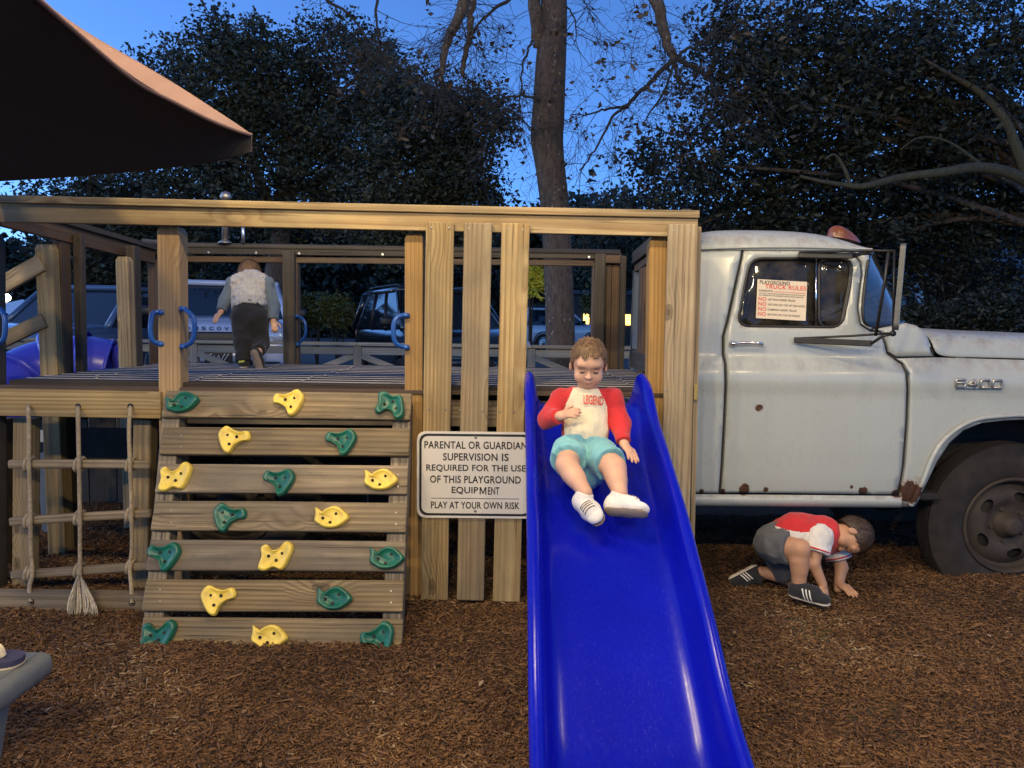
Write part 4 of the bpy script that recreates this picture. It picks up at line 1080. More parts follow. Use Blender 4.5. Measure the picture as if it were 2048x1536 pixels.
# notice in the door window
pst = thing('rules_notice', tuple(TP(1563, 600, .004)), 'cream paper notice of playground truck rules stuck in the cab window', 'notice')
pc = TP(1563, 600, .0045); kp = pc.y / FPX
tilt = math.atan2(TP(1563, 640).y - TP(1563, 560).y, TP(1563, 560).z - TP(1563, 640).z)
MPn = Matrix.Translation(pc) @ Matrix.Rotation(-R(2.4) + R(.0), 4, 'Y').inverted() @ Matrix.Rotation(R(90) + tilt, 4, 'X')
V, Fc = plate(99 * kp, 78 * kp, .002, 0, .0012, 1); mk('paper_sheet', me_from(V, Fc), MT['poster'], pst, MPn)
for (s, x0, x1, yc_, h_, m_) in [('PLAYGROUND', 1518, 1578, 566, 7.5, 'ink'), ('TRUCK RULES', 1529, 1611, 574, 9, 'ink_red'), ('PARENTS:', 1517, 1545, 583, 4, 'ink'), ('PLEASE WATCH YOUR CHILDREN', 1547, 1610, 584, 2.2, 'ink_red'), ('WE WANT THIS TO BE A FUN AND SAFE PLACE FOR YOUR KIDS', 1518, 1610, 588.3, 2.4, 'ink'), ('BUT UNDERSTAND IT IS DESIGNED TO BE ON THE PLAYGROUND', 1518, 1606, 592.2, 2.4, 'ink'),
    ('NO', 1517, 1533, 599.5, 8, 'ink_red'), ('GETTING INSIDE TRUCK', 1536, 1591, 600, 4, 'ink'), ('NO', 1517, 1533, 609.5, 8, 'ink_red'), ('GETTING ON TOP OF THE HOOD', 1536, 1610, 610, 4, 'ink'), ('NO', 1517, 1533, 619.5, 8, 'ink_red'), ('CLIMBING UNDER TRUCK', 1536, 1594, 620, 4, 'ink'), ('NO', 1517, 1533, 629.5, 8, 'ink_red'), ('GETTING ON TOP OF TRUCK', 1536, 1601, 630, 4, 'ink')]:
    fit_text(s, ((x0 + x1) / 2 - 1563) * kp, (600 - yc_ - .5) * kp, (x1 - x0) * kp, h_ * kp, MPn, pst, MT[m_], z=.0020, bold=.02)
# wheels
def wheel_meshes():
    r = .475
    ty = [(.275, .01), (.30, -.012), (.36, -.022), (.42, -.016), (.447, .004)]
    for i in range(6):
        h = .012 + i * .034; ty += [(.470, h), (.475, h + .004), (.475, h + .024), (.470, h + .027), (.462, h + .029), (.462, h + .033)]
    ty += [(.447, .225), (.42, .24), (.36, .246), (.30, .235), (.275, .215)]
    V, Fc = lathe_data(ty, 72, 'Y'); tm = me_from(V, Fc, 'tyre')
    rm = [(.275, .005), (.285, -.004), (.272, -.014), (.262, -.004), (.255, .03), (.250, .07), (.235, .085)]
    V, Fc = lathe_data(rm, 48, 'Y'); rim = me_from(V, Fc, 'rim')
    # disc with hand holes
    ol = [(.237 * math.cos(2 * math.pi * i / 60), .237 * math.sin(2 * math.pi * i / 60)) for i in range(60)]
    hs = []
    for k in range(5):
        a0 = 2 * math.pi * (k + .35) / 5; hl = []
        for j in range(14):
            t = 2 * math.pi * j / 14; rr = .172 + .028 * math.sin(t); aa = a0 + .26 * math.cos(t)
            hl.append((rr * math.cos(aa), rr * math.sin(aa)))
        hs.append(hl)
    V2, T = cdt_panel(ol, hs, .022)
    def dz(x, y):
        rr = math.hypot(x, y); return interp(rr, [(0, .062), (.11, .062), (.125, .055), (.14, .034), (.20, .046), (.237, .086)])
    V = [(v[0], dz(v[0], v[1]), v[1]) for v in V2]; n0 = len(V)
    Fc = [tuple(t) for t in T]
    disc = me_from(V, Fc, 'disc')
    hb = [(0, -.045), (.035, -.045), (.05, -.035), (.055, 0), (.075, .03), (.085, .062)]
    V, Fc = lathe_data(hb, 24, 'Y'); hub = me_from(V, Fc, 'hub')
    V, Fc = lathe_data([(0, -.018), (.012, -.018), (.014, .0)], 6, 'Y'); nut = me_from(V, Fc, 'nut')
    V, Fc = lathe_data([(0, .10), (.235, .10), (.235, .2), (0, .2)], 32, 'Y'); drum = me_from(V, Fc, 'drum')
    return tm, rim, disc, hub, nut, drum
TM, RIMM, DISC, HUB, NUT, DRUM = wheel_meshes()
def put_wheel(c, flip=False, rot=.5, sq=1.0):
    M = Matrix.Translation(c) @ (Matrix.Rotation(math.pi, 4, 'Z') if flip else Matrix.Identity(4)) @ Matrix.Rotation(rot, 4, 'Y') @ Matrix.Diagonal((.975, sq, .975, 1))
    def pm(n, me, m, par, MM=M, sm=True):
        o = bpy.data.objects.new(n, me)
        if not me.materials: me.materials.append(MT[m])
        if sm: me.polygons.foreach_set('use_smooth', [True] * len(me.polygons))
        return link(o, par, MM)
    t = pm('wheel', TM, 'rubber', trk)
    pm('rim', RIMM, 'rim', t); pm('wheel_disc', DISC, 'rim', t); pm('hub', HUB, 'rim', t); pm('brake_drum', DRUM, 'chassis', t)
    for k in range(5):
        a = 2 * math.pi * k / 5; pm('wheel_nut', NUT, 'rim', t, M @ Matrix.Translation((.10 * math.cos(a), .06, .10 * math.sin(a))), False)
wc = P(2024, 1052, YT + .16)
put_wheel(wc, sq=.7); put_wheel((wc.x, 2 * YC - wc.y, wc.z), True, sq=.7)
for yy, fl in ((4.15, False), (4.40, False), (5.9, True), (5.65, True)): put_wheel((-1.55, yy, .43), fl)
# chassis
for yy in (4.62, 5.46):
    board('chassis_rail', (-2.6, yy, .66), (xf, yy, .66), .07, .18, MT['chassis'], trk)
for xx in (-1.55, wc.x): board('axle', (xx, 4.3, .40), (xx, 5.75, .40), .12, .12, MT['chassis'], trk, bev=.04)
bm = bmesh.new(); box_bm(1.0, .5, .45, .08, 2, bm, Matrix.Translation((2.4, YC, .75))); mk('engine', bm_me(bm), MT['chassis'], trk)
bm = bmesh.new(); box_bm(.75, .36, .30, .1, 3, bm, Matrix.Translation((1.25, 4.55 + .9, .42))); mk('fuel_tank', bm_me(bm), MT['chassis'], trk)
tube('drive_shaft', [(-1.5, YC, .42), (2.2, YC, .55)], .05, MT['chassis'], trk)
bm = bmesh.new(); box_bm(.9, .04, .5, .01, 1, bm, Matrix.Translation((wc.x, YT + .42, .85))); mk('inner_fender', bm_me(bm), MT['chassis'], trk)
# ------------------------------------------------------------------ people: smooth-blended implicit bodies meshed with surface nets
class Field:
    def __init__(s, lo, hi, h):
        s.h = h; s.lo = np.array(lo, float); n = np.ceil((np.array(hi) - s.lo) / h).astype(int) + 1
        s.n = n; s.D = np.full(n, 1.0, np.float32); s.ax = [(s.lo[i] + h * np.arange(n[i])).astype(np.float32) for i in range(3)]
    def op(s, prim, k=.012, infl=0.0, mode='u'):
        f, a, b_ = prim(infl); pad = k + .03
        i0 = np.clip(np.floor((a - pad - s.lo) / s.h).astype(int), 0, s.n); i1 = np.clip(np.ceil((b_ + pad - s.lo) / s.h).astype(int) + 1, 0, s.n)
        if np.any(i1 <= i0): return
        sl = tuple(slice(i0[i], i1[i]) for i in range(3))
        X = s.ax[0][sl[0]][:, None, None]; Y = s.ax[1][sl[1]][None, :, None]; Z = s.ax[2][sl[2]][None, None, :]
        d = f(X, Y, Z); c = s.D[sl]
        if mode == 'u':
            h = np.clip(.5 + .5 * (c - d) / k, 0, 1); s.D[sl] = c * (1 - h) + d * h - k * h * (1 - h)
        else:
            h = np.clip(.5 - .5 * (c + d) / k, 0, 1); s.D[sl] = c * (1 - h) - d * h + k * h * (1 - h)
    def mesh(s, name):
        D = s.D; sg = D < 0; n = s.n
        cs = np.zeros(n - 1, np.int8)
        for i in (0, 1):
            for j in (0, 1):
                for k in (0, 1): cs += sg[i:n[0] - 1 + i, j:n[1] - 1 + j, k:n[2] - 1 + k]
        act = (cs > 0) & (cs < 8); idx = np.argwhere(act); m = len(idx)
        vid = np.full(n - 1, -1, np.int32); vid[act] = np.arange(m)
        acc = np.zeros((m, 3)); cnt = np.zeros(m)
        corners = [(i, j, k) for i in (0, 1) for j in (0, 1) for k in (0, 1)]
        for a in range(8):
            for b_ in range(a + 1, 8):
                ca, cb = np.array(corners[a]), np.array(corners[b_])
                if np.abs(ca - cb).sum() != 1: continue
                da = D[tuple((idx + ca).T)]; db = D[tuple((idx + cb).T)]
                x = (da < 0) != (db < 0); t = np.where(x, da / np.where(x, da - db, 1), 0)
                acc += np.where(x[:, None], ca + (cb - ca) * t[:, None], 0); cnt += x
        V = s.lo + (idx + acc / cnt[:, None]) * s.h
        Q = []
        for ax in range(3):
            o1, o2 = [(1, 2), (2, 0), (0, 1)][ax]
            sl0 = [slice(1, n[i] - 1) for i in range(3)]; sl0[ax] = slice(0, n[ax] - 1); sl1 = list(sl0); sl1[ax] = slice(1, n[ax])
            A = sg[tuple(sl0)]; B = sg[tuple(sl1)]
            for flip, msk in ((False, A & ~B), (True, ~A & B)):
                e = np.argwhere(msk)
                if len(e) == 0: continue
                off = np.ones(3, int); off[ax] = 0; e = e + off
                e1 = np.zeros(3, int); e1[o1] = 1; e2 = np.zeros(3, int); e2[o2] = 1
                q = np.stack([vid[tuple((e - e1 - e2).T)], vid[tuple((e - e2).T)], vid[tuple(e.T)], vid[tuple((e - e1).T)]], 1)
                Q.append(q[:, ::-1] if flip else q)
        Q = np.concatenate(Q); Q = Q[(Q >= 0).all(1)]
        return V, Q
def vec(p): return np.array(tuple(p), float)
def cap(p0, p1, r0, r1, flat=False, flat0=False):
    p0 = vec(p0); p1 = vec(p1)
    def mkf(e):
        R0, R1 = r0 + e, r1 + e; ba = p1 - p0; L2 = max(ba @ ba, 1e-9); dn = ba / math.sqrt(L2)
        def f(X, Y, Z):
            x, y, z = X - p0[0], Y - p0[1], Z - p0[2]
            t = np.clip((x * ba[0] + y * ba[1] + z * ba[2]) / L2, 0, 1)
            d = np.sqrt((x - ba[0] * t) ** 2 + (y - ba[1] * t) ** 2 + (z - ba[2] * t) ** 2) - (R0 + (R1 - R0) * t)
            if flat: d = np.maximum(d, (X - p1[0]) * dn[0] + (Y - p1[1]) * dn[1] + (Z - p1[2]) * dn[2])
            if flat0: d = np.maximum(d, -(x * dn[0] + y * dn[1] + z * dn[2]))
            return d
        rm = max(R0, R1); return f, np.minimum(p0, p1) - rm, np.maximum(p0, p1) + rm
    return mkf
def ell(c, r, M=None):
    c = vec(c); r = np.array(r, float); A = np.array(M.to_3x3()) if M is not None else np.eye(3)
    def mkf(e):
        rr = r + e
        def f(X, Y, Z):
            x, y, z = X - c[0], Y - c[1], Z - c[2]
            l = [A[0, i] * x + A[1, i] * y + A[2, i] * z for i in range(3)]
            k0 = np.sqrt(sum((l[i] / rr[i]) ** 2 for i in range(3))); k1 = np.sqrt(sum((l[i] / rr[i] ** 2) ** 2 for i in range(3))) + 1e-9
            return k0 * (k0 - 1) / k1
        return f, c - rr.max(), c + rr.max()
    return mkf
def torso(p0, p1, r0, r1, side, s=.72, flat=False, flat0=False):
    """tapered capsule, flattened front to back by s"""
    p0 = vec(p0); p1 = vec(p1); ax = p1 - p0; L = np.linalg.norm(ax); ax = ax / L
    sd = vec(side); sd = sd - ax * (sd @ ax); sd /= np.linalg.norm(sd); dp = np.cross(ax, sd)
    def mkf(e):
        R0, R1 = r0 + e, r1 + e
        def f(X, Y, Z):
            x, y, z = X - p0[0], Y - p0[1], Z - p0[2]
            u = x * sd[0] + y * sd[1] + z * sd[2]; v = (x * dp[0] + y * dp[1] + z * dp[2]) / s; w_ = x * ax[0] + y * ax[1] + z * ax[2]
            t = np.clip(w_ / L, 0, 1); rr = R0 + (R1 - R0) * t
            d = (np.sqrt(u * u + v * v + (w_ - t * L) ** 2) - rr) * .85
            if flat: d = np.maximum(d, w_ - L)
            if flat0: d = np.maximum(d, -w_)
            return d
        rm = max(R0, R1); return f, np.minimum(p0, p1) - rm, np.maximum(p0, p1) + rm
    return mkf
def hmat(c, face, up):
    f = Vector(face).normalized(); u = Vector(up); u = (u - f * u.dot(f)).normalized(); r = f.cross(u)
    return Matrix(((r.x, f.x, u.x, c[0]), (r.y, f.y, u.y, c[1]), (r.z, f.z, u.z, c[2]), (0, 0, 0, 1)))
def head_prims(M, H):
    p = lambda x, y, z: M @ Vector((x * H, y * H, z * H))
    e = lambda c, r: ell(p(*c), [q * H for q in r], M)
    add = [e((0, -.05, .12), (.355, .43, .385)), e((0, .10, -.14), (.285, .285, .33)), e((0, .20, -.36), (.15, .13, .11)), e((.155, .22, -.20), (.13, .13, .14)), e((-.155, .22, -.20), (.13, .13, .14)),
           e((0, .30, .10), (.24, .10, .10))]
    fine = [cap(p(0, .36, .0), p(0, .405, -.11), .030 * H, .045 * H), e((0, .415, -.135), (.055, .05, .042)), e((.045, .385, -.145), (.03, .03, .03)), e((-.045, .385, -.145), (.03, .03, .03)),
            e((0, .345, -.245), (.10, .05, .026)), e((0, .340, -.285), (.08, .05, .028)), e((.365, -.03, -.09), (.035, .075, .115)), e((-.365, -.03, -.09), (.035, .075, .115))]
    sub = [e((.14, .425, -.015), (.075, .06, .045)), e((-.14, .425, -.015), (.075, .06, .045))]
    return add, fine, sub
def hand_prims(wrist, d, nrm, S, curl=.35, spread=.16, thumb_side=1):
    """nrm points out of the back of the hand"""
    w_ = Vector(wrist); d = Vector(d).normalized(); n = Vector(nrm); n = (n - d * n.dot(d)).normalized(); s = d.cross(n) * thumb_side
    M = Matrix(((d.x, s.x, n.x, 0), (d.y, s.y, n.y, 0), (d.z, s.z, n.z, 0), (0, 0, 0, 1)))
    pr = [ell(w_ + d * .27 * S, (.30 * S, .215 * S, .11 * S), M)]; fg = []
    for i, (o, ln) in enumerate(((.155, .40), (.052, .45), (-.052, .42), (-.15, .33))):
        b0 = w_ + d * (.46 + .02 * (1 - abs(i - 1.3))) * S + s * o * S
        dd = (d + s * o * spread * 6).normalized(); c1 = curl; r = .056 * S if i < 3 else .050 * S
        d1 = dd * math.cos(c1 * .6) - n * math.sin(c1 * .6); d2 = dd * math.cos(c1 * 1.5) - n * math.sin(c1 * 1.5); d3 = dd * math.cos(c1 * 2.2) - n * math.sin(c1 * 2.2)
        p1 = b0 + d1 * ln * .45 * S; p2 = p1 + d2 * ln * .32 * S; p3 = p2 + d3 * ln * .23 * S
        fg += [cap(b0, p1, r * 1.08, r), cap(p1, p2, r, r * .95), cap(p2, p3, r * .95, r * .82)]
    t0 = w_ + d * .14 * S + s * .17 * S - n * .02 * S; t1 = t0 + (d * .55 + s * .8 - n * .25).normalized() * .22 * S; t2 = t1 + (d * .85 + s * .35 - n * .35).normalized() * .19 * S
    fg += [cap(t0, t1, .072 * S, .062 * S), cap(t1, t2, .062 * S, .05 * S)]
    return pr, fg
def bounds(lo, hi): return np.array(lo, float), np.array(hi, float)
def build_field(prims, fine=(), sub=(), h=.004, k=.016, kf=.004, infl=0.0, ks=.02):
    lo = np.min([p(infl)[1] for p in list(prims) + list(fine)], 0) - .02; hi = np.max([p(infl)[2] for p in list(prims) + list(fine)], 0) + .02
    F_ = Field(lo, hi, h)
    for p in prims: F_.op(p, k, infl)
    for p in fine: F_.op(p, kf, infl)
    for p in sub: F_.op(p, ks, 0, 's')
    return F_
def field_obj(name, F_, m, parent, wr=0.0, wf=14, colour=None):
    V, Q = F_.mesh(name); me = tri_me(V, Q, name)
    if wr > 0:
        n = len(me.vertices); nr = np.zeros(n * 3, np.float32); me.vertices.foreach_get('normal', nr); nr = nr.reshape(-1, 3); co = np.array(V, np.float32)
        dv = np.array([.9 - 2.2 * abs(noise.noise(Vector((c[0] * wf, c[1] * wf, c[2] * wf * .75)))) + .5 * noise.noise(Vector((c[0] * wf * 2.3 + 9, c[1] * wf * 2.3, c[2] * wf * 1.6))) for c in co], np.float32)
        co = co + nr * (dv * wr)[:, None]; me.vertices.foreach_set('co', co.ravel()); me.update()
    ms = m if isinstance(m, list) else [m]
    for x in ms: me.materials.append(x)
    if colour is not None:
        cen = V[Q].mean(1); me.polygons.foreach_set('material_index', np.array([colour(c) for c in cen], np.int32))
    return mk(name, me, ms, parent, None, True), V, Q
def hair_field(M, H, e=.028, line=None, h=.004, tuft=.0):
    line = line or [(-.5, -.34), (-.3, -.30), (-.12, -.10), (.02, .02), (.12, .10), (.25, .22), (.40, .27), (.6, .27)]
    c = M @ Vector((0, -.05 * H, .12 * H)); rr = (.355 * H + e * H * .55, .43 * H + e * H, .385 * H + e * H)
    c2 = M @ Vector((0, -.14 * H, -.10 * H))
    lo = vec(M.translation) - H * .75; hi = vec(M.translation) + H * .75
    F_ = Field(lo, hi, h); F_.op(ell(c, rr, M), .01); F_.op(ell(c2, (.31 * H, .30 * H, .26 * H), M), .03)
    X = F_.ax[0][:, None, None] - M.translation.x; Y = F_.ax[1][None, :, None] - M.translation.y; Z = F_.ax[2][None, None, :] - M.translation.z
    ly = (M[0][1] * X + M[1][1] * Y + M[2][1] * Z) / H; lz = (M[0][2] * X + M[1][2] * Y + M[2][2] * Z) / H; lx = (M[0][0] * X + M[1][0] * Y + M[2][0] * Z) / H
    hl = np.interp(ly, [q[0] for q in line], [q[1] for q in line]) + .03 * np.sin(lx * 31 + 2) * (ly > .2) - .05 * (np.abs(lx) > .3) * (ly > 0) * (ly < .2)
    F_.D = np.maximum(F_.D, ((hl - lz) * H * .7).astype(np.float32)); return F_
def hair_obj(M, H, e, line, m, parent, wr, n=2600, ln=.016, seed=1):
    o, V, Q = field_obj('hair', hair_field(M, H, e, line), m, parent, wr, 34)
    rs = np.random.RandomState(seed); me = o.data; k = len(me.vertices)
    nr = np.zeros(k * 3, np.float32); me.vertices.foreach_get('normal', nr); nr = nr.reshape(-1, 3); co = np.zeros(k * 3, np.float32); me.vertices.foreach_get('co', co); co = co.reshape(-1, 3)
    c = np.array(M.translation); up = np.array([M[i][2] for i in range(3)]); fw = np.array([M[i][1] for i in range(3)])
    out = ((co - c) * nr).sum(1) > 0; ids = rs.choice(np.where(out)[0], n)
    p = co[ids]; nn = nr[ids]; rel = (p - (c + up * .42 * H - fw * .08 * H)); tg = rel - nn * (rel * nn).sum(1)[:, None]; tg /= np.linalg.norm(tg, axis=1)[:, None] + 1e-6
    d = tg * .9 + nn * (.14 + .16 * rs.rand(n))[:, None] + rs.normal(0, .13, (n, 3)); d /= np.linalg.norm(d, axis=1)[:, None]
    s = np.cross(d, nn); s /= np.linalg.norm(s, axis=1)[:, None] + 1e-6; L = (ln * (.6 + .7 * rs.rand(n)))[:, None]
    A = p - nn * .001 + s * .0016; B = p - nn * .001 - s * .0016; C = p + d * L * .55 + nn * .001; T = p + d * L - nn * L * .12
    VV = np.stack([A, B, C - s * .0012, C + s * .0012, T], 1).reshape(-1, 3); i = np.arange(n)[:, None] * 5
    F3 = np.concatenate([i + np.array([[0, 1, 2]]), i + np.array([[0, 2, 3]]), i + np.array([[3, 2, 4]])], 1).reshape(-1, 3)
    h = mk('hair_strands', tri_me(VV, F3), m, o); h['kind'] = 'stuff'
    return o
def shoe(parent, ankle, heel, toe, up, r, mu, ms, stripes=None, laces=False):
    heel = Vector(heel); toe = Vector(toe); d = (toe - heel).normalized(); u = Vector(up); u = (u - d * u.dot(d)).normalized(); s = d.cross(u)
    L = (toe - heel).length
    pr = [torso(heel + u * r * .25, heel + d * L * .55 + u * r * .15, r * 1.0, r * 1.02, s, 1.1), torso(heel + d * L * .5, toe - d * r * .6, r * 1.02, r * .92, s, .62), cap(heel + d * r * .3 + u * r * .5, Vector(ankle), r * .95, r * .92, True)]
    F_ = build_field(pr, h=.004, k=.012)
    # flat underside
    X = F_.ax[0][:, None, None] - heel.x; Y = F_.ax[1][None, :, None] - heel.y; Z = F_.ax[2][None, None, :] - heel.z
    F_.D = np.maximum(F_.D, (-(X * u.x + Y * u.y + Z * u.z) - r * .62).astype(np.float32))
    sh, V, Q = field_obj('shoe', F_, mu, parent, .0015, 30)
    so_ = [torso(heel, heel + d * L * .5, r * 1.08, r * 1.02, s, .9), torso(heel + d * L * .5, toe - d * r * .5, r * 1.02, r * 1.06, s, .9)]
    G_ = build_field(so_, h=.004, k=.01)
    X = G_.ax[0][:, None, None] - heel.x; Y = G_.ax[1][None, :, None] - heel.y; Z = G_.ax[2][None, None, :] - heel.z
    w_ = X * u.x + Y * u.y + Z * u.z; G_.D = np.maximum(G_.D, np.maximum(w_ + r * .52, -w_ - r * .95).astype(np.float32))
    field_obj('sole', G_, ms, sh)
    if laces:
        bv = BVHTree.FromPolygons([tuple(v) for v in V], [tuple(q) for q in Q])
        for i in range(4):
            pts = []
            for j in range(-3, 4):
                base = heel + d * L * (.46 + .085 * i) + s * r * .22 * j + u * .2
                hit = bv.ray_cast(base, -u); pts.append((hit[0] if hit[0] is not None else base - u * .18) + u * .002)
            vv, ff = tube_data(pts, .0024, 6); mk('lace', me_from(vv, ff), MT['sole'], sh, None, True)
    if stripes:
        bv = BVHTree.FromPolygons([tuple(v) for v in V], [tuple(q) for q in Q])
        for i in range(3):
            vv = []; ff = []
            for j in range(6):
                for e in (0, 1):
                    base = heel + d * (L * (.36 + .11 * i + .04 * e) + j * .0015 * 0) + u * (r * (-.45 + .26 * j)) - d * (j * r * .10) + s * stripes * .2
                    hit = bv.ray_cast(base, -s * stripes)
                    pt = (hit[0] if hit[0] is not None else base - s * stripes * .15) + s * stripes * .0022
                    vv.append(pt)
            for j in range(5): ff.append((j * 2, j * 2 + 1, j * 2 + 3, j * 2 + 2))
            mk('stripe', me_from(vv, ff, 'stripe'), MT['stripe_white'], sh)
    return sh
def face_bits(M, H, parent, closed=True, brow='hair_sandy'):
    for sx in (-1, 1):
        pts = [M @ Vector((sx * (.14 + .055 * a) * H, (.372 - .018 * a * a) * H, (-.030 - .016 * (1 - a * a)) * H)) for a in (-1, -.5, 0, .5, 1)]
        V, Fc = tube_data(pts, [.008 * H, .014 * H, .016 * H, .014 * H, .007 * H], 6); mk('eyelash', me_from(V, Fc), MT['eye_dark'], parent, None, True)
        pts = [M @ Vector((sx * (.14 + .08 * a) * H, (.378 - .03 * a * a - .01 * a) * H, (.075 - .015 * a * a) * H)) for a in (-1, -.4, .3, 1)]
        V, Fc = tube_data(pts, [.010 * H, .013 * H, .012 * H, .006 * H], 6); mk('eyebrow', me_from(V, Fc), MT[brow], parent, None, True)
    pts = [M @ Vector((.09 * a * H, (.388 - .035 * a * a) * H, (-.265 + .012 * a * a) * H)) for a in (-1, -.5, 0, .5, 1)]
    V, Fc = tube_data(pts, [.006 * H, .012 * H, .013 * H, .012 * H, .006 * H], 6); mk('mouth', me_from(V, Fc), MT['lip'], parent, None, True)

# ---- boy coming down the slide
def boy_slide():
    bz = lambda Y: bed_z(Y)
    seatY = 3.13
    pel = P(1168, 905, seatY); pel.z = bz(seatY) + .085
    bo = thing('person', (pel.x, seatY, bz(seatY)), 'small boy in red and cream long-sleeved top and teal shorts sitting on the slide', 'person')
    bel = P(1170, 860, 3.17); che = P(1172, 812, 3.20); nk = P(1175, 778, 3.205)
    hc = P(1177, 727, 3.17); H = .198
    HMx = hmat(hc, (-.05, -.93, -.36), (0, -.36, .93))
    X_ = (1, 0, 0)
    sR, eR, wR = P(1122, 800, 3.205), P(1094, 838, 3.16), P(1120, 832, 3.07)
    sL, eL, wL = P(1224, 798, 3.205), P(1241, 848, 3.17), P(1248, 888, 3.08)
    hR, kR, aR = P(1140, 906, 3.09), P(1134, 930, 2.965), P(1170, 985, 2.865)
    hL, kL, aL = P(1196, 908, 3.09), P(1228, 936, 2.965), P(1240, 986, 2.875)
    tr = [torso(pel, bel, .078, .080, X_, .82), torso(bel, che, .080, .078, X_, .80), cap(sR, sL, .034, .034)]
    arms = [cap(sR, eR, .031, .026), cap(eR, wR, .026, .019), cap(sL, eL, .031, .026), cap(eL, wL, .026, .019)]
    legs = [cap(hR, kR, .058, .043), cap(kR, aR, .042, .028), cap(kR.lerp(aR, .3) + Vector((0, .006, -.005)), kR.lerp(aR, .5), .042, .038), cap(hL, kL, .062, .047), cap(kL, aL, .046, .030), cap(kL.lerp(aL, .3) + Vector((0, .006, -.005)), kL.lerp(aL, .5), .042, .038)]
    ad, fi, su = head_prims(HMx, H)
    h1, f1 = hand_prims(wR, P(1146, 824, 3.03) - wR, (-.5, -.6, .6), .105, .5, .16, -1)
    h2, f2 = hand_prims(wL, P(1273, 922, 3.00) - wL, (.5, -.75, .35), .110, .22, .20, -1)
    F_ = build_field(tr + arms + legs + [cap(nk - Vector((0, 0, .03)), hc - Vector((0, -.015, .04)), .040, .042)] + ad + h1 + h2, fi + f1 + f2, su, .0038, .014, .0035)
    field_obj('body', F_, MT['skin'], bo)
    face_bits(HMx, H, bo)
    hair_obj(HMx, H, .012, [(-.5, -.4), (-.3, -.34), (-.12, -.12), (.02, .02), (.12, .13), (.25, .27), (.40, .32), (.6, .32)], MT['hair_sandy'], bo, .0012, 3800, .018, 1)
    # top: red sleeves and back, cream front panel
    sh = [torso(pel + Vector((0, 0, .015)), bel, .082, .083, X_, .84, flat0=True), torso(bel, che + Vector((0, 0, .012)), .083, .079, X_, .82), cap(sR, sL, .036, .036),
          cap(sR, eR, .034, .030), cap(eR, eR.lerp(wR, .88), .030, .023, True), cap(sL, eL, .034, .030), cap(eL, eL.lerp(wL, .90), .030, .023, True)]
    F_ = build_field(sh, h=.0042, k=.022, infl=.007)
    Zc = nk.z + .006
    F_.D = np.maximum(F_.D, (F_.ax[2][None, None, :] - Zc))
    xc = che.x
    def colr(c):
        lim = .088 if c[2] < che.z + .0 else .088 - (c[2] - che.z) * .45
        return 1 if (c[1] < che.y - .012 and abs(c[0] - xc + .004) < lim) else 0
    shirt, V, Q = field_obj('shirt', F_, [MT['cloth_red'], MT['cloth_cream']], bo, .0042, 15, colr)
    bv = BVHTree.FromPolygons([tuple(v) for v in V], [tuple(q) for q in Q])
    me = text_me('LEGEND', 1, 1, .02); co = np.zeros(len(me.vertices) * 3, np.float32); me.vertices.foreach_get('co', co); co = co.reshape(-1, 3)
    lo = co.min(0); hi = co.max(0); a = P(1173, 806, 3.1); c = P(1211, 788, 3.1)
    for i in range(len(co)):
        u = (co[i, 0] - lo[0]) / (hi[0] - lo[0]); v = (co[i, 1] - lo[1]) / (hi[1] - lo[1])
        q = P(1167 + 40 * u, 808 - 19 * v + 3 * u, 2.9); dr = (q - CAM).normalized()
        hit = bv.ray_cast(CAM, dr); pt = hit[0] if hit[0] is not None else P(1190, 797, 3.08)
        co[i] = tuple(pt - dr * .009)
    me.vertices.foreach_set('co', co.ravel()); me.update(); mk('lettering', me, MT['ink_red'], shirt)
    so_ = [torso(pel - Vector((0, 0, .0)), bel, .086, .080, X_, .86, flat=True), cap(hR, hR.lerp(kR, .66), .065, .063, True), cap(hL, hL.lerp(kL, .74), .065, .062, True)]
    F_ = build_field(so_, h=.0042, k=.02, infl=.006); field_obj('shorts', F_, MT['cloth_teal'], bo, .006, 20)
    shoe(bo, aR, P(1166, 1006, 2.885), P(1196, 1038, 2.79), (-.66, -.10, .74), .036, MT['shoe_white'], MT['sole'], None, True)
    shoe(bo, aL, P(1226, 1014, 2.865), P(1292, 1018, 2.80), (-.16, .80, .58), .037, MT['shoe_white'], MT['sole'], None, True)
boy_slide()

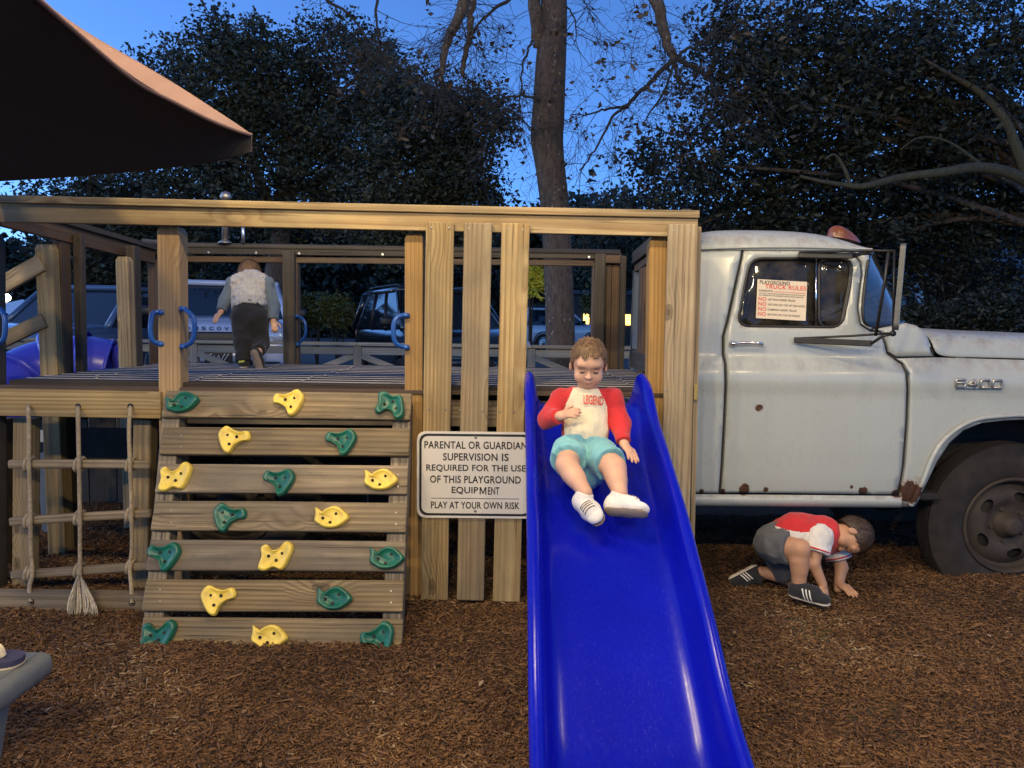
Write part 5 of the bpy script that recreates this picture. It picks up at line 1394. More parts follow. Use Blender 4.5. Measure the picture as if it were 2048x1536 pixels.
# ---- boy crouching beside the truck
def boy_crouch():
    pel = P(1550, 1084, 4.05); mid = P(1592, 1064, 4.03); che = P(1636, 1066, 4.02); nk = P(1668, 1062, 4.0)
    bo = thing('person', (pel.x + .1, 4.0, 0), 'boy in red and white shirt and grey shorts crouching on mulch under the truck', 'person')
    hc = P(1702, 1071, 3.985); H = .218; HMx = hmat(hc, (-.42, -.30, -.86), (.86, -.22, -.34)); D_ = (0, 1, 0)
    sR, eR, wR = P(1638, 1078, 3.93), P(1626, 1126, 3.90), P(1645, 1168, 3.89)
    sL, eL, wL = P(1668, 1088, 4.11), P(1683, 1135, 4.08), P(1676, 1178, 4.03)
    hR, kR, aR = P(1556, 1092, 3.98), P(1600, 1098, 3.885), P(1597, 1186, 3.89)
    hL, kL, aL = P(1556, 1100, 4.12), P(1584, 1158, 4.10), P(1524, 1160, 4.15)
    kL.z = max(kL.z, .06); aL.z = max(aL.z, .07)
    tr = [torso(pel, mid, .090, .092, D_, .85), torso(mid, che, .092, .092, D_, .84), cap(sR, sL, .042, .042)]
    arms = [cap(sR, eR, .040, .033), cap(eR, wR, .033, .023), cap(sL, eL, .040, .033), cap(eL, wL, .033, .023)]
    legs = [cap(hR, kR, .070, .050), cap(kR, aR, .050, .032), cap(kR.lerp(aR, .25) + Vector((-.008, .0, 0)), kR.lerp(aR, .45), .047, .042), cap(hL, kL, .070, .050), cap(kL, aL, .050, .032)]
    ad, fi, su = head_prims(HMx, H)
    h1, f1 = hand_prims(wR, P(1654, 1198, 3.87) - wR, (.55, -.75, .3), .125, .85, .08, 1)
    pg = P(1702, 1196, 3.96); pg.z = .03; wL.z = max(.055, wL.z)
    h2, f2 = hand_prims(wL, pg - wL, (0, -.25, 1), .125, .15, .2, -1)
    F_ = build_field(tr + arms + legs + [cap(nk - Vector((.03, 0, 0)), hc, .045, .046)] + ad + h1 + h2, fi + f1 + f2, su, .004, .014, .0035)
    field_obj('body', F_, MT['skin_tan'], bo); face_bits(HMx, H, bo, brow='hair_brown')
    hair_obj(HMx, H, .014, [(-.5, -.5), (-.3, -.42), (-.14, -.22), (-.02, -.02), (.12, .12), (.25, .22), (.40, .26), (.6, .26)], MT['hair_brown'], bo, .0012, 3400, .012, 2)
    sh = [torso(pel.lerp(mid, .35), mid, .094, .098, D_, .88, flat0=True), torso(mid, che.lerp(nk, .2), .098, .092, D_, .86), cap(sR, sL, .048, .048)]
    F_ = build_field(sh, h=.0045, k=.025, infl=.008)
    def colr(c):
        # white side band low on the flank
        zc = mid.z + .002 + .03 * noise.noise(Vector((c[0] * 6, 0, 0)))
        return 1 if (c[1] < 4.02 and zc - .030 < c[2] < zc + .026 and c[0] < che.x) else 0
    st, V, Q = field_obj('shirt', F_, [MT['cloth_red'], MT['cloth_white']], bo, .007, 15, colr)
    for (s, e, t) in ((sR, eR, .52), (sL, eL, .62)):
        q = s.lerp(e, t)
        F_ = build_field([cap(s + (s - e).normalized() * .012, q, .060, .059, True)], h=.0045, k=.02, infl=.006); sl, V, Q = field_obj('sleeve', F_, MT['cloth_white'], st, .006, 18)
        dr = (e - s).normalized(); u = dr.orthogonal().normalized(); v = dr.cross(u)
        ring = [q - dr * .010 + (u * math.cos(a) + v * math.sin(a)) * .0690 for a in [2 * math.pi * j / 24 for j in range(25)]]
        V, Fc = tube_data(ring, .0042, 6, False); mk('cuff', me_from(V, Fc), MT['cloth_red'], sl, None, True)
    so_ = [torso(pel + Vector((-.01, 0, 0)), pel.lerp(mid, .6), .096, .096, D_, .9, flat=True), cap(hR, hR.lerp(kR, .55), .082, .078, True), cap(hL, hL.lerp(kL, .9), .082, .076, True)]
    F_ = build_field(so_, h=.0045, k=.02, infl=.006); field_obj('shorts', F_, MT['cloth_grey'], bo, .007, 16)
    h_ = P(1592, 1206, 3.89); h_.z = .055; t_ = P(1655, 1216, 3.79); t_.z = .048
    s1 = shoe(bo, P(1598, 1178, 3.89), h_, t_, (0, 0, 1), .042, MT['shoe_black'], MT['sole_white'], 1)
    s2 = shoe(bo, P(1524, 1158, 4.15), P(1508, 1143, 4.17), P(1464, 1165, 4.16), (.30, -.42, -.85), .038, MT['shoe_black'], MT['sole_white'], 1)
boy_crouch()

# ---- boy running across the deck, seen from behind
def boy_deck():
    pel = P(498, 628, 5.34); che = P(500, 578, 5.44); nk = P(500, 556, 5.52)
    bo = thing('person', (pel.x, 5.3, ZD), 'boy in pale quilted vest and black trousers running across the deck', 'person')
    hc = P(499, 552, 5.62); H = .215; HMx = hmat(hc, (0, .78, -.62), (0, .62, .78)); X_ = (1, 0, 0)
    sL, eL, wL = P(467, 568, 5.45), P(451, 603, 5.42), P(442, 624, 5.36)
    sR, eR, wR = P(533, 568, 5.45), P(547, 610, 5.42), P(547, 642, 5.36)
    hL, kL, aL = P(484, 634, 5.33), P(487, 684, 5.30), P(486, 722, 5.26)
    hR, kR, aR = P(513, 634, 5.33), P(520, 684, 5.37), P(516, 703, 5.245)
    tr = [torso(pel, che, .095, .105, X_, .72), cap(sL, sR, .042, .042)]
    arms = [cap(sL, eL, .036, .030), cap(eL, wL, .030, .020), cap(sR, eR, .036, .030), cap(eR, wR, .030, .020)]
    legs = [cap(hL, kL, .062, .046), cap(kL, aL, .045, .030), cap(hR, kR, .062, .046), cap(kR, aR, .045, .030)]
    ad, fi, su = head_prims(HMx, H)
    h1, f1 = hand_prims(wL, P(432, 636, 5.33) - wL, (-.4, -.8, .3), .105, .35, .12, 1); h2, f2 = hand_prims(wR, P(549, 658, 5.33) - wR, (.3, -.9, .1), .105, .7, .1, -1)
    F_ = build_field(tr + arms + legs + [cap(nk, hc, .042, .045)] + ad + h1 + h2, fi + f1 + f2, su, .0048, .014, .004)
    field_obj('body', F_, MT['skin'], bo); hair_obj(HMx, H, .02, None, MT['hair_sandy'], bo, .0015, 2600, .02, 3); face_bits(HMx, H, bo)
    sv = [cap(sL, eL, .041, .036), cap(eL, eL.lerp(wL, .92), .036, .028, True), cap(sR, eR, .041, .036), cap(eR, eR.lerp(wR, .92), .036, .028, True), cap(sL, sR, .045, .045)]
    F_ = build_field(sv, h=.005, k=.02, infl=.006); st, V, Q = field_obj('shirt', F_, MT['cloth_heather'], bo, .005, 20)
    vs = [torso(pel.lerp(che, .22), che + (che - pel).normalized() * .02, .104, .112, X_, .76, flat0=True), cap(sL.lerp(sR, .16), sR.lerp(sL, .16), .052, .052)]
    F_ = build_field(vs, h=.0045, k=.03, infl=.010); field_obj('vest', F_, MT['cloth_vest'], bo, .010, 26)
    pt = [torso(pel - Vector((0, 0, .02)), pel.lerp(che, .35), .100, .098, X_, .82, flat=True), cap(hL, kL, .072, .056), cap(kL, aL, .056, .043, True), cap(hR, kR, .072, .056), cap(kR, aR, .056, .043, True)]
    F_ = build_field(pt, h=.005, k=.02, infl=.004); field_obj('trousers', F_, MT['cloth_black'], bo, .006, 18)
    heel = P(487, 733, 5.255); heel.z = ZD + .028; toe = heel + Vector((-.01, .15, 0))
    s1 = shoe(bo, aL, heel, toe, (0, 0, 1), .035, MT['shoe_black'], MT['sole_white'])
    board('heel_tab', heel + Vector((-.02, -.037, .015)), heel + Vector((.02, -.037, .02)), .004, .012, MT['neon'], s1, bev=.001)
    shoe(bo, aR, P(511, 706, 5.225), P(522, 738, 5.25), (.1, 1, .1), .035, MT['shoe_black'], MT['sole'])
boy_deck()
# ------------------------------------------------------------------ trees and planting
def px_m(Y): return Y / FPX
def leaves_mesh(C, size, rs, aspect=.5, flat=.35):
    """one folded diamond leaf per centre"""
    n = len(C); a = rs.normal(0, 1, (n, 3)); a[:, 2] *= .7; a /= np.linalg.norm(a, axis=1)[:, None]
    b_ = rs.normal(0, 1, (n, 3)); b_ -= a * (a * b_).sum(1)[:, None]; b_ /= np.linalg.norm(b_, axis=1)[:, None]; c = np.cross(a, b_)
    L = size * (.5 + 1.1 * rs.rand(n) ** 1.5); W_ = L * aspect * (.8 + .4 * rs.rand(n)); f = W_ * .35
    V = np.stack([C - a * L[:, None] * .5, C + b_ * W_[:, None] * .5 + c * f[:, None] - a * L[:, None] * .05, C + a * L[:, None] * .5, C - b_ * W_[:, None] * .5 + c * f[:, None] - a * L[:, None] * .05], 1)
    i = np.arange(n)[:, None] * 4; T = np.concatenate([i + np.array([[0, 1, 2]]), i + np.array([[0, 2, 3]])], 1).reshape(-1, 3)
    return V.reshape(-1, 3), T
def leaf_obj(name, C, size, m, parent, seed, aspect=.5, kind=None):
    rs = np.random.RandomState(seed); C = np.asarray(C)
    V, T = leaves_mesh(C, size, rs, aspect); me = tri_me(V, T, name); cv = np.array([noise.noise(Vector(q) * 1.3) for q in C]) * .9 + .5
    at = me.attributes.new('rnd', 'FLOAT', 'POINT'); at.data.foreach_set('value', np.repeat(np.clip(.45 * rs.rand(len(C)) + .62 * cv, 0, 1), 4).astype(np.float32))
    o = mk(name, me, MT[m], parent)
    if kind: o['kind'] = kind
    return o
def clumps(lobes, n_clump, per, rad, seed, hollow=.35, gap=.0, gs=.7):
    """leaf centres in clumps spread through ellipsoidal lobes (pixel lobes: px, py, Y, rx, rz, depth m)"""
    rs = np.random.RandomState(seed); out = []; tips = []
    vol = np.array([l[3] * l[4] * (l[2] ** 2) * l[5] for l in lobes]); pr = vol / vol.sum()
    cnt = 0; tries = 0
    while cnt < n_clump and tries < n_clump * 12:
        tries += 1
        l = lobes[rs.choice(len(lobes), p=pr)]; c = P(l[0], l[1], l[2]); k = px_m(l[2])
        d = rs.normal(0, 1, 3); d /= np.linalg.norm(d); r = (hollow + (1 - hollow) * rs.rand()) ** .6
        r *= 1 + .30 * noise.noise(Vector(d * 2.3) + Vector((seed, l[0] * .01, 0))) + .28 * noise.noise(Vector(d * 6.1) + Vector((seed, l[0] * .013, 3)))
        if rs.rand() < .06: r *= 1.18
        p = np.array(c) + d * r * np.array([l[3] * k, l[5], l[4] * k])
        if gap > 0 and noise.noise(Vector((p[0] * gs + seed, p[1] * gs * .08, p[2] * gs))) < gap: continue
        if p[2] < .3: continue
        cnt += 1; tips.append(p); rr = rad * (.6 + .8 * rs.rand())
        out.append(p + rs.normal(0, 1, (per, 3)) * np.array([rr, rr, rr * .62]) * .6)
    return np.concatenate(out), tips
def limb_data(paths):
    V = []; Fc = []
    for pts, r0, r1 in paths:
        k = len(pts); rad = [r0 + (r1 - r0) * i / (k - 1) for i in range(k)]
        v, f = tube_data(pts, rad, 7 if r0 < .05 else 12, True); s = len(V); V += v; Fc += [tuple(i + s for i in q) for q in f]
    return V, Fc
def tree(label, base_px, trunk, lobes, n, per, rad, leaf, lm, bm_, seed, name='oak_tree', limbs=(), gap=.3, group=None, nbr=14, hollow=.35, gs=.7, r0=.22):
    """trunk: list of (px,py,Y); limbs grow from the trunk top to clump centres"""
    tp = [P(*q) for q in trunk]; b0 = Vector((tp[0].x, tp[0].y, LZ(tp[0].y) - .1 if tp[0].y > 9.6 else -.1))
    t = thing(name, (b0.x, b0.y, max(0, b0.z + .1)), label, 'tree', group)
    path = spline([b0] + tp, 6); V, Fc = limb_data([(path, r0 * 1.15, r0 * .55)])
    tr = mk('trunk', me_from(V, Fc), MT[bm_], t, None, True)
    C, tips = clumps(lobes, n, per, rad, seed, hollow, gap, gs)
    rs = random.Random(seed)
    for q in rs.sample(tips, min(nbr, len(tips))):
        st = path[rs.randint(len(path) // 2, len(path) - 1)]; q = Vector(q); md = st.lerp(q, .5) + Vector((rs.uniform(-.3, .3), rs.uniform(-.3, .3), rs.uniform(.0, .5)))
        V, Fc = limb_data([(spline([st, md, q], 5), r0 * .32, .012)]); mk('limb', me_from(V, Fc), MT[bm_], t, None, True)
    for (pts, a, c) in limbs:
        V, Fc = limb_data([(spline([P(*q) for q in pts], 6), a, c)]); mk('limb', me_from(V, Fc), MT['bark_limb'], t, None, True)
    leaf_obj('crown', C, leaf, lm, t, seed)
    return t
tree('tall dense evergreen oak rising behind the platform rail and the shade sail', 0, [(540, 640, 15), (560, 480, 15), (575, 330, 15), (590, 220, 15)],
     [(450, 190, 15, 130, 130, 1.5), (560, 150, 15, 110, 90, 1.4), (690, 150, 15.3, 110, 105, 1.4), (380, 300, 15, 120, 120, 1.4), (540, 330, 15, 170, 150, 1.6), (690, 330, 15, 120, 140, 1.5), (470, 100, 15.4, 60, 60, 1.0), (330, 180, 15.4, 55, 60, .9), (770, 150, 15, 50, 60, .9)],
     2100, 34, .26, .09, 'leaf_oak', 'bark', 11, gap=-.05, gs=1.25)
tree('rounded dense evergreen oak leaning towards the speckled trunk', 0, [(850, 640, 13.5), (850, 500, 13.5), (845, 380, 13.5), (850, 300, 13.5)],
     [(870, 250, 13.3, 110, 85, 1.2), (970, 235, 13, 62, 48, .8), (820, 350, 13.3, 120, 110, 1.3), (920, 350, 13.3, 75, 85, 1.0), (800, 210, 13.6, 60, 80, .9), (1010, 275, 13, 35, 30, .5), (960, 400, 13.2, 40, 45, .7), (840, 470, 13.5, 160, 60, 1.0)],
     1250, 36, .24, .08, 'leaf_oak', 'bark', 12, gap=-.06, gs=1.5)
tree('low spreading tree below the edge of the shade sail', 0, [(170, 620, 17), (170, 480, 17), (170, 400, 17)],
     [(150, 392, 17, 100, 38, .9), (240, 380, 17, 80, 50, .9), (200, 500, 17, 110, 110, 1.2), (330, 470, 17, 110, 110, 1.2)], 620, 30, .34, .12, 'leaf_oak', 'bark', 13, gap=-.1)
tree('small thin-crowned tree far off between the speckled trunk and the big oak', 0, [(1240, 640, 30), (1240, 520, 30), (1240, 440, 30)],
     [(1190, 425, 30, 45, 26, 1.2), (1250, 410, 30, 45, 30, 1.2), (1300, 430, 30, 60, 40, 1.2), (1230, 500, 30, 110, 80, 2.0)], 300, 22, .42, .20, 'leaf_oak', 'bark', 14, gap=-.05, gs=.6)
tree('huge dark live oak spreading over the truck cab with pale limbs', 0, [(2210, 640, 11.5), (2190, 500, 11.5), (2130, 380, 11.5), (2090, 250, 11.5)],
     [(1345, 335, 11, 105, 85, .9), (1500, 230, 11, 130, 120, 1.1), (1440, 110, 11, 50, 90, .7), (1480, 430, 12, 190, 110, 1.2), (1640, 130, 11, 200, 150, 1.3), (1700, 350, 12, 240, 170, 1.4), (1900, 150, 11.4, 220, 190, 1.3), (1950, 400, 12.6, 220, 190, 1.4), (1620, 540, 13, 220, 75, 1.2), (1450, 20, 11, 50, 50, .6), (1960, 560, 13.4, 200, 60, 1.0)],
     2900, 34, .24, .085, 'leaf_dark', 'bark', 15, gap=.0, gs=1.35, hollow=.1, nbr=26,
     limbs=[([(2130, 420, 10.6), (2040, 355, 10.4), (1960, 335, 10.3), (1880, 345, 10.2), (1800, 355, 10.2), (1730, 372, 10.1), (1690, 370, 10.1), (1640, 362, 10.0), (1600, 352, 10.0)], .085, .015), ([(2060, 360, 10.4), (2035, 300, 10.4), (2010, 240, 10.4), (1960, 185, 10.5), (1900, 150, 10.6)], .08, .03), ([(1700, 370, 10.1), (1690, 340, 10.1), (1670, 310, 10.1), (1650, 318, 10.0)], .03, .012), ([(1970, 335, 10.3), (1900, 285, 10.3), (1840, 275, 10.2), (1800, 300, 10.2)], .02, .008)])
# ---- speckled trunk and its hanging, half-bare branches
def bare_tree():
    Y = 10.6; t = thing('sweetgum_tree', tuple(P(1118, 700, Y).xy) + (0,), 'tall bare-limbed tree with pale speckled trunk behind the slide', 'tree')
    cl = [(1121, 700, 29), (1119, 600, 29), (1116, 530, 28.5), (1112, 440, 28.5), (1106, 380, 28.5), (1100, 330, 29), (1094, 280, 32), (1096, 240, 32), (1099, 180, 30.5), (1102, 120, 29.5), (1106, 60, 27), (1108, 0, 25), (1106, -120, 23), (1098, -320, 20), (1090, -520, 15)]
    pts = []; rad = []
    b0 = P(1121, 700, Y); pts.append(Vector((b0.x, Y, -.1))); rad.append(34 * Y / FPX)
    sp_ = spline([P(a, c, Y) for a, c, _ in cl], 4); rr = np.interp(np.linspace(0, len(cl) - 1, len(sp_)), range(len(cl)), [q[2] for q in cl])
    V, Fc = tube_data([pts[0]] + sp_, [rad[0]] + [r * Y / FPX for r in rr], 24)
    V = [v + (v - Vector((v.x, v.y, v.z))) for v in V]; mk('trunk', me_from(V, Fc), MT['bark'], t, None, True)
    rs = random.Random(5); C = []; LC = []
    def px(*q): return [P(a, c, Y + dy) for a, c, dy in q]
    main = [(px((1076, -90, .05), (1070, -20, -.05), (1072, 50, -.08), (1080, 95, -.02)), .09, .085),
            (px((1070, 75, 0), (1060, 90, -.1), (1046, 130, -.1), (1040, 200, -.1), (1034, 262, -.1)), .02, .006),
            (px((1095, -300, 0), (1000, -160, -.6), (940, -40, -.9), (920, 30, -.9), (897, 75, -.9), (888, 110, -.9), (880, 160, -.9)), .10, .03),
            (px((1000, -160, -.6), (960, -40, -.7), (940, 20, -.7), (942, 60, -.7), (933, 100, -.7), (925, 150, -.7)), .06, .03),
            (px((1095, -330, 0), (1220, -160, -.5), (1305, -10, -.9), (1322, 40, -.9), (1335, 90, -.9), (1350, 118, -.9)), .10, .045),
            (px((1350, 118, -.9), (1320, 145, -.9), (1285, 180, -.9), (1250, 213, -.9), (1225, 235, -.9), (1190, 300, -.9), (1160, 340, -.9)), .035, .008),
            (px((1250, 213, -.9), (1210, 218, -.9), (1175, 228, -.9), (1140, 232, -.9)), .018, .006),
            (px((1350, 118, -.9), (1356, 160, -.9), (1363, 190, -.9)), .03, .008), (px((1350, 120, -.9), (1335, 170, -.9), (1300, 225, -.9), (1285, 250, -.9)), .02, .006),
            (px((1350, 118, -.9), (1375, 97, -.9), (1400, 92, -.9), (1430, 60, -.9)), .025, .01), (px((1350, 118, -.9), (1375, 128, -.9), (1400, 140, -.9), (1420, 165, -.9), (1435, 205, -.9)), .03, .012),
            (px((1080, 200, -.3), (1040, 192, -.4), (1005, 198, -.5), (985, 210, -.5)), .02, .006), (px((1066, 260, -.2), (1040, 235, -.3), (1010, 215, -.4)), .012, .005),
            (px((1060, -30, -.2), (1000, 10, -.4), (960, 45, -.5), (935, 95, -.5)), .03, .008), (px((620, -60, -1), (640, -10, -1), (700, 30, -1), (735, 80, -1)), .03, .008), (px((760, -60, -1), (752, 20, -1), (760, 90, -1)), .025, .008),
            (px((1132, 10, -.1), (1150, 40, -.3), (1152, 70, -.4), (1148, 90, -.4)), .012, .005), (px((1140, -30, -.1), (1170, 5, -.3), (1180, 20, -.3)), .012, .005)]
    for pts_, a, c in main:
        sp2 = spline(pts_, 5); sp2 = [p + Vector((rs.uniform(-1, 1), rs.uniform(-1, 1), rs.uniform(-1, 1))) * .015 for p in sp2]
        V, Fc = limb_data([(sp2, a, c)]); mk('branch', me_from(V, Fc), MT['bark'] if a > .05 else MT['twig'], t, None, True)
    tw = []
    def grow(st, d, L, r, lev):
        n = 5; p = Vector(st); path = [p.copy()]; d = d.normalized()
        for i in range(n):
            d = (d + Vector((rs.gauss(0, .22), rs.gauss(0, .15), rs.gauss(0, .2) - .06))).normalized(); p = p + d * L / n; path.append(p.copy())
            if lev > 0 and rs.random() < .75: grow(p, d + Vector((rs.gauss(0, .8), rs.gauss(0, .4), rs.gauss(0, .7))), L * .55, r * .55, lev - 1)
        tw.append((path, r, r * .35))
        if rs.random() < .13:
            for k in range(rs.randint(1, 4)): LC.append(tuple(p + Vector((rs.gauss(0, .05), rs.gauss(0, .05), rs.gauss(-.05, .05)))))
    for mi, (pts_, a, c) in enumerate(main):
        if mi == 0: continue
        sp2 = spline(pts_, 5)
        for i in range(len(sp2) // 3, len(sp2)):
            if sp2[i].z > 6.6: continue
            for _ in range(1 if rs.random() < .75 else 0):
                t_ = (sp2[min(i + 1, len(sp2) - 1)] - sp2[i - 1]).normalized()
                grow(sp2[i], t_ * .5 + Vector((rs.gauss(0, .8), rs.gauss(0, .35), rs.gauss(-.15, .6))), rs.uniform(.4, .95), .006, 2)
    V = []; Fc = []
    for path, r0, r1 in tw:
        k = len(path); v, f = tube_data(path, [max(.0022, r0 + (r1 - r0) * i / (k - 1)) for i in range(k)], 4, False); s = len(V); V += v; Fc += [tuple(i + s for i in q) for q in f]
    o = mk('twigs', me_from(V, Fc), MT['twig'], t); o['kind'] = 'stuff'
    leaf_obj('leaves', LC, .075, 'leaf_brown', t, 4, .55, 'stuff')
bare_tree()
# far wood behind the car park: too far to tell trees apart
def far_wood():
    rs = np.random.RandomState(21); N = 95000
    x = rs.uniform(-42, 42, N); y = rs.uniform(44, 50, N)
    hm = np.array([7.2 + 2.2 * noise.noise(Vector((a * .13, 0, 3))) + 1.3 * noise.noise(Vector((a * .5, 0, 8))) for a in x])
    hm = np.where(x < -24, hm * .72, hm); z = LZ(46) + rs.rand(N) ** .8 * hm * (1 + .08 * rs.normal(0, 1, N))
    leaf_obj('far_wood', np.stack([x, y, z], 1), .55, 'leaf_dark', None, 22, .6); o = bpy.data.objects['far_wood']; tag(o, 'dark distant wood closing off the car park', 'wood', kind='stuff')
far_wood()
def shrub(px_, py_, Y, rx, rz, lm, label, seed, n=60, per=40, size=.09, cat='shrub', name='shrub', group=None, asp=.5):
    c = P(px_, py_, Y); g = LZ(Y); t = thing(name, (c.x, Y, g), label, cat, group)
    k = px_m(Y); C, tips = clumps([(px_, py_, Y, rx, rz, rx * k * .7)], n, per, .16, seed, .3); C = C[C[:, 2] > g + .02]
    leaf_obj('foliage', C, size, lm, t, seed, asp)
    V, Fc = limb_data([(spline([Vector((c.x, Y, g - .05)), Vector((c.x, Y, g + .3)).lerp(Vector(q), .4), Vector(q)], 4), .018, .005) for q in tips[:9]])
    for i, q in enumerate(tips[:7]):
        V, Fc = limb_data([(spline([Vector((c.x, Y, g - .05)), Vector((c.x, Y, g + .3)).lerp(Vector(q), .4), Vector(q)], 4), .018, .005)]); mk('stem', me_from(V, Fc), MT['twig'], t, None, True)
    return t
shrub(635, 618, 19, 35, 30, 'leaf_shrub', 'yellowish green bush behind the running boy and silver car', 31, 110, 40, .10)
shrub(675, 622, 18.5, 28, 30, 'leaf_shrub', 'yellowish green bush beside the black car', 32, 90, 40, .12)
shrub(430, 590, 22, 120, 70, 'leaf_dark', 'dark hedge bush behind the silver car windscreen', 33, 160, 50, .16)
shrub(900, 600, 21, 110, 70, 'leaf_dark', 'dark hedge bush behind the black car roof', 34, 160, 50, .16)
shrub(200, 640, 20, 60, 60, 'leaf_shrub', 'leafy green bush beyond the purple tube slide', 35, 120, 40, .13)
shrub(1062, 560, 12.4, 10, 28, 'leaf_lamplit', 'yellow green fronds coloured as lamp-lit beside the speckled trunk', 36, 26, 14, .26, 'plant', 'frond_plant', None, .16)
shrub(1205, 600, 26, 28, 40, 'leaf_shrub', 'green bush beyond the white car', 37, 80, 30, .16)
for i, (a, c, Y, rx, rz) in enumerate([(1590, 640, 9.8, 150, 40), (1880, 645, 12.0, 110, 28), (1990, 635, 10.5, 90, 45)]):
    shrub(a, c, Y, rx, rz, 'leaf_dark', ['dark low hedge behind the truck cab', 'dark clipped shrub in front of the white house', 'dark shrub behind the truck hood'][i], 40 + i, 260, 44, .07)
shrub(1480, 885, 7.6, 170, 62, 'leaf_dark', 'low shrub added behind the truck to darken the view under its sill', 44, 240, 44, .07)  # this and the next shrub are added to blacken the gap under the truck
shrub(1790, 885, 7.6, 170, 62, 'leaf_dark', 'low shrub added behind the truck to darken the view near its front wheel', 45, 240, 44, .07)
# multi-stemmed crape myrtle beyond the hood
def myrtle():
    Y = 13; b0 = P(1885, 655, Y); t = thing('crape_myrtle', (b0.x, Y, LZ(Y)), 'slender multi-stemmed small tree beyond the truck hood', 'tree'); rs = random.Random(8); LC = []
    for i in range(11):
        a = P(1885 + rs.uniform(-10, 10), 655, Y + rs.uniform(-.1, .1)); a.z = LZ(Y) - .05; m_ = P(1885 + rs.uniform(-40, 40), 600, Y + rs.uniform(-.3, .3)); e = P(1885 + rs.uniform(-60, 60), 540 + rs.uniform(-30, 20), Y + rs.uniform(-.5, .5))
        V, Fc = limb_data([(spline([a, m_, e], 5), .03, .008)]); mk('stem', me_from(V, Fc), MT['twig'], t, None, True)
        for k in range(70): LC.append(tuple(e + Vector((rs.gauss(0, .3), rs.gauss(0, .3), rs.gauss(.1, .2)))))
    leaf_obj('crown', LC, .09, 'leaf_dark', t, 50)
myrtle()

# ------------------------------------------------------------------ cross-buck fence
def fence():
    Y = 9.45; zt = P(600, 683, Y).z; f = thing('crossbuck_fence', (0, Y, 0), 'low weathered cross-buck fence along the car park', 'fence')
    xs = [P(px_, 690, Y).x for px_ in (-590, -265, 62, 389, 716, 1063, 1400, 1735, 2070)]
    for x in xs: board('fence_post', (x, Y, -.1), (x, Y, zt - .04), .095, .095, MT['fence_wood'], f, up=(0, -1, 0))
    for a, c in zip(xs[:-1], xs[1:]):
        board('fence_cap', (a + .003, Y, zt - .02), (c - .003, Y, zt - .02), .15, .038, MT['fence_wood'], f)
        board('fence_rail', (a + .05, Y - .02, zt - .105), (c - .05, Y - .02, zt - .105), .038, .09, MT['fence_wood'], f)
        board('fence_rail', (a + .05, Y - .02, .18), (c - .05, Y - .02, .18), .038, .09, MT['fence_wood'], f)
        board('cross_brace', (a + .05, Y - .03, zt - .16), (c - .05, Y - .03, .24), .030, .075, MT['fence_wood'], f)
        board('cross_brace', (a + .05, Y + .012, .24), (c - .05, Y + .012, zt - .16), .030, .075, MT['fence_wood'], f)
fence()

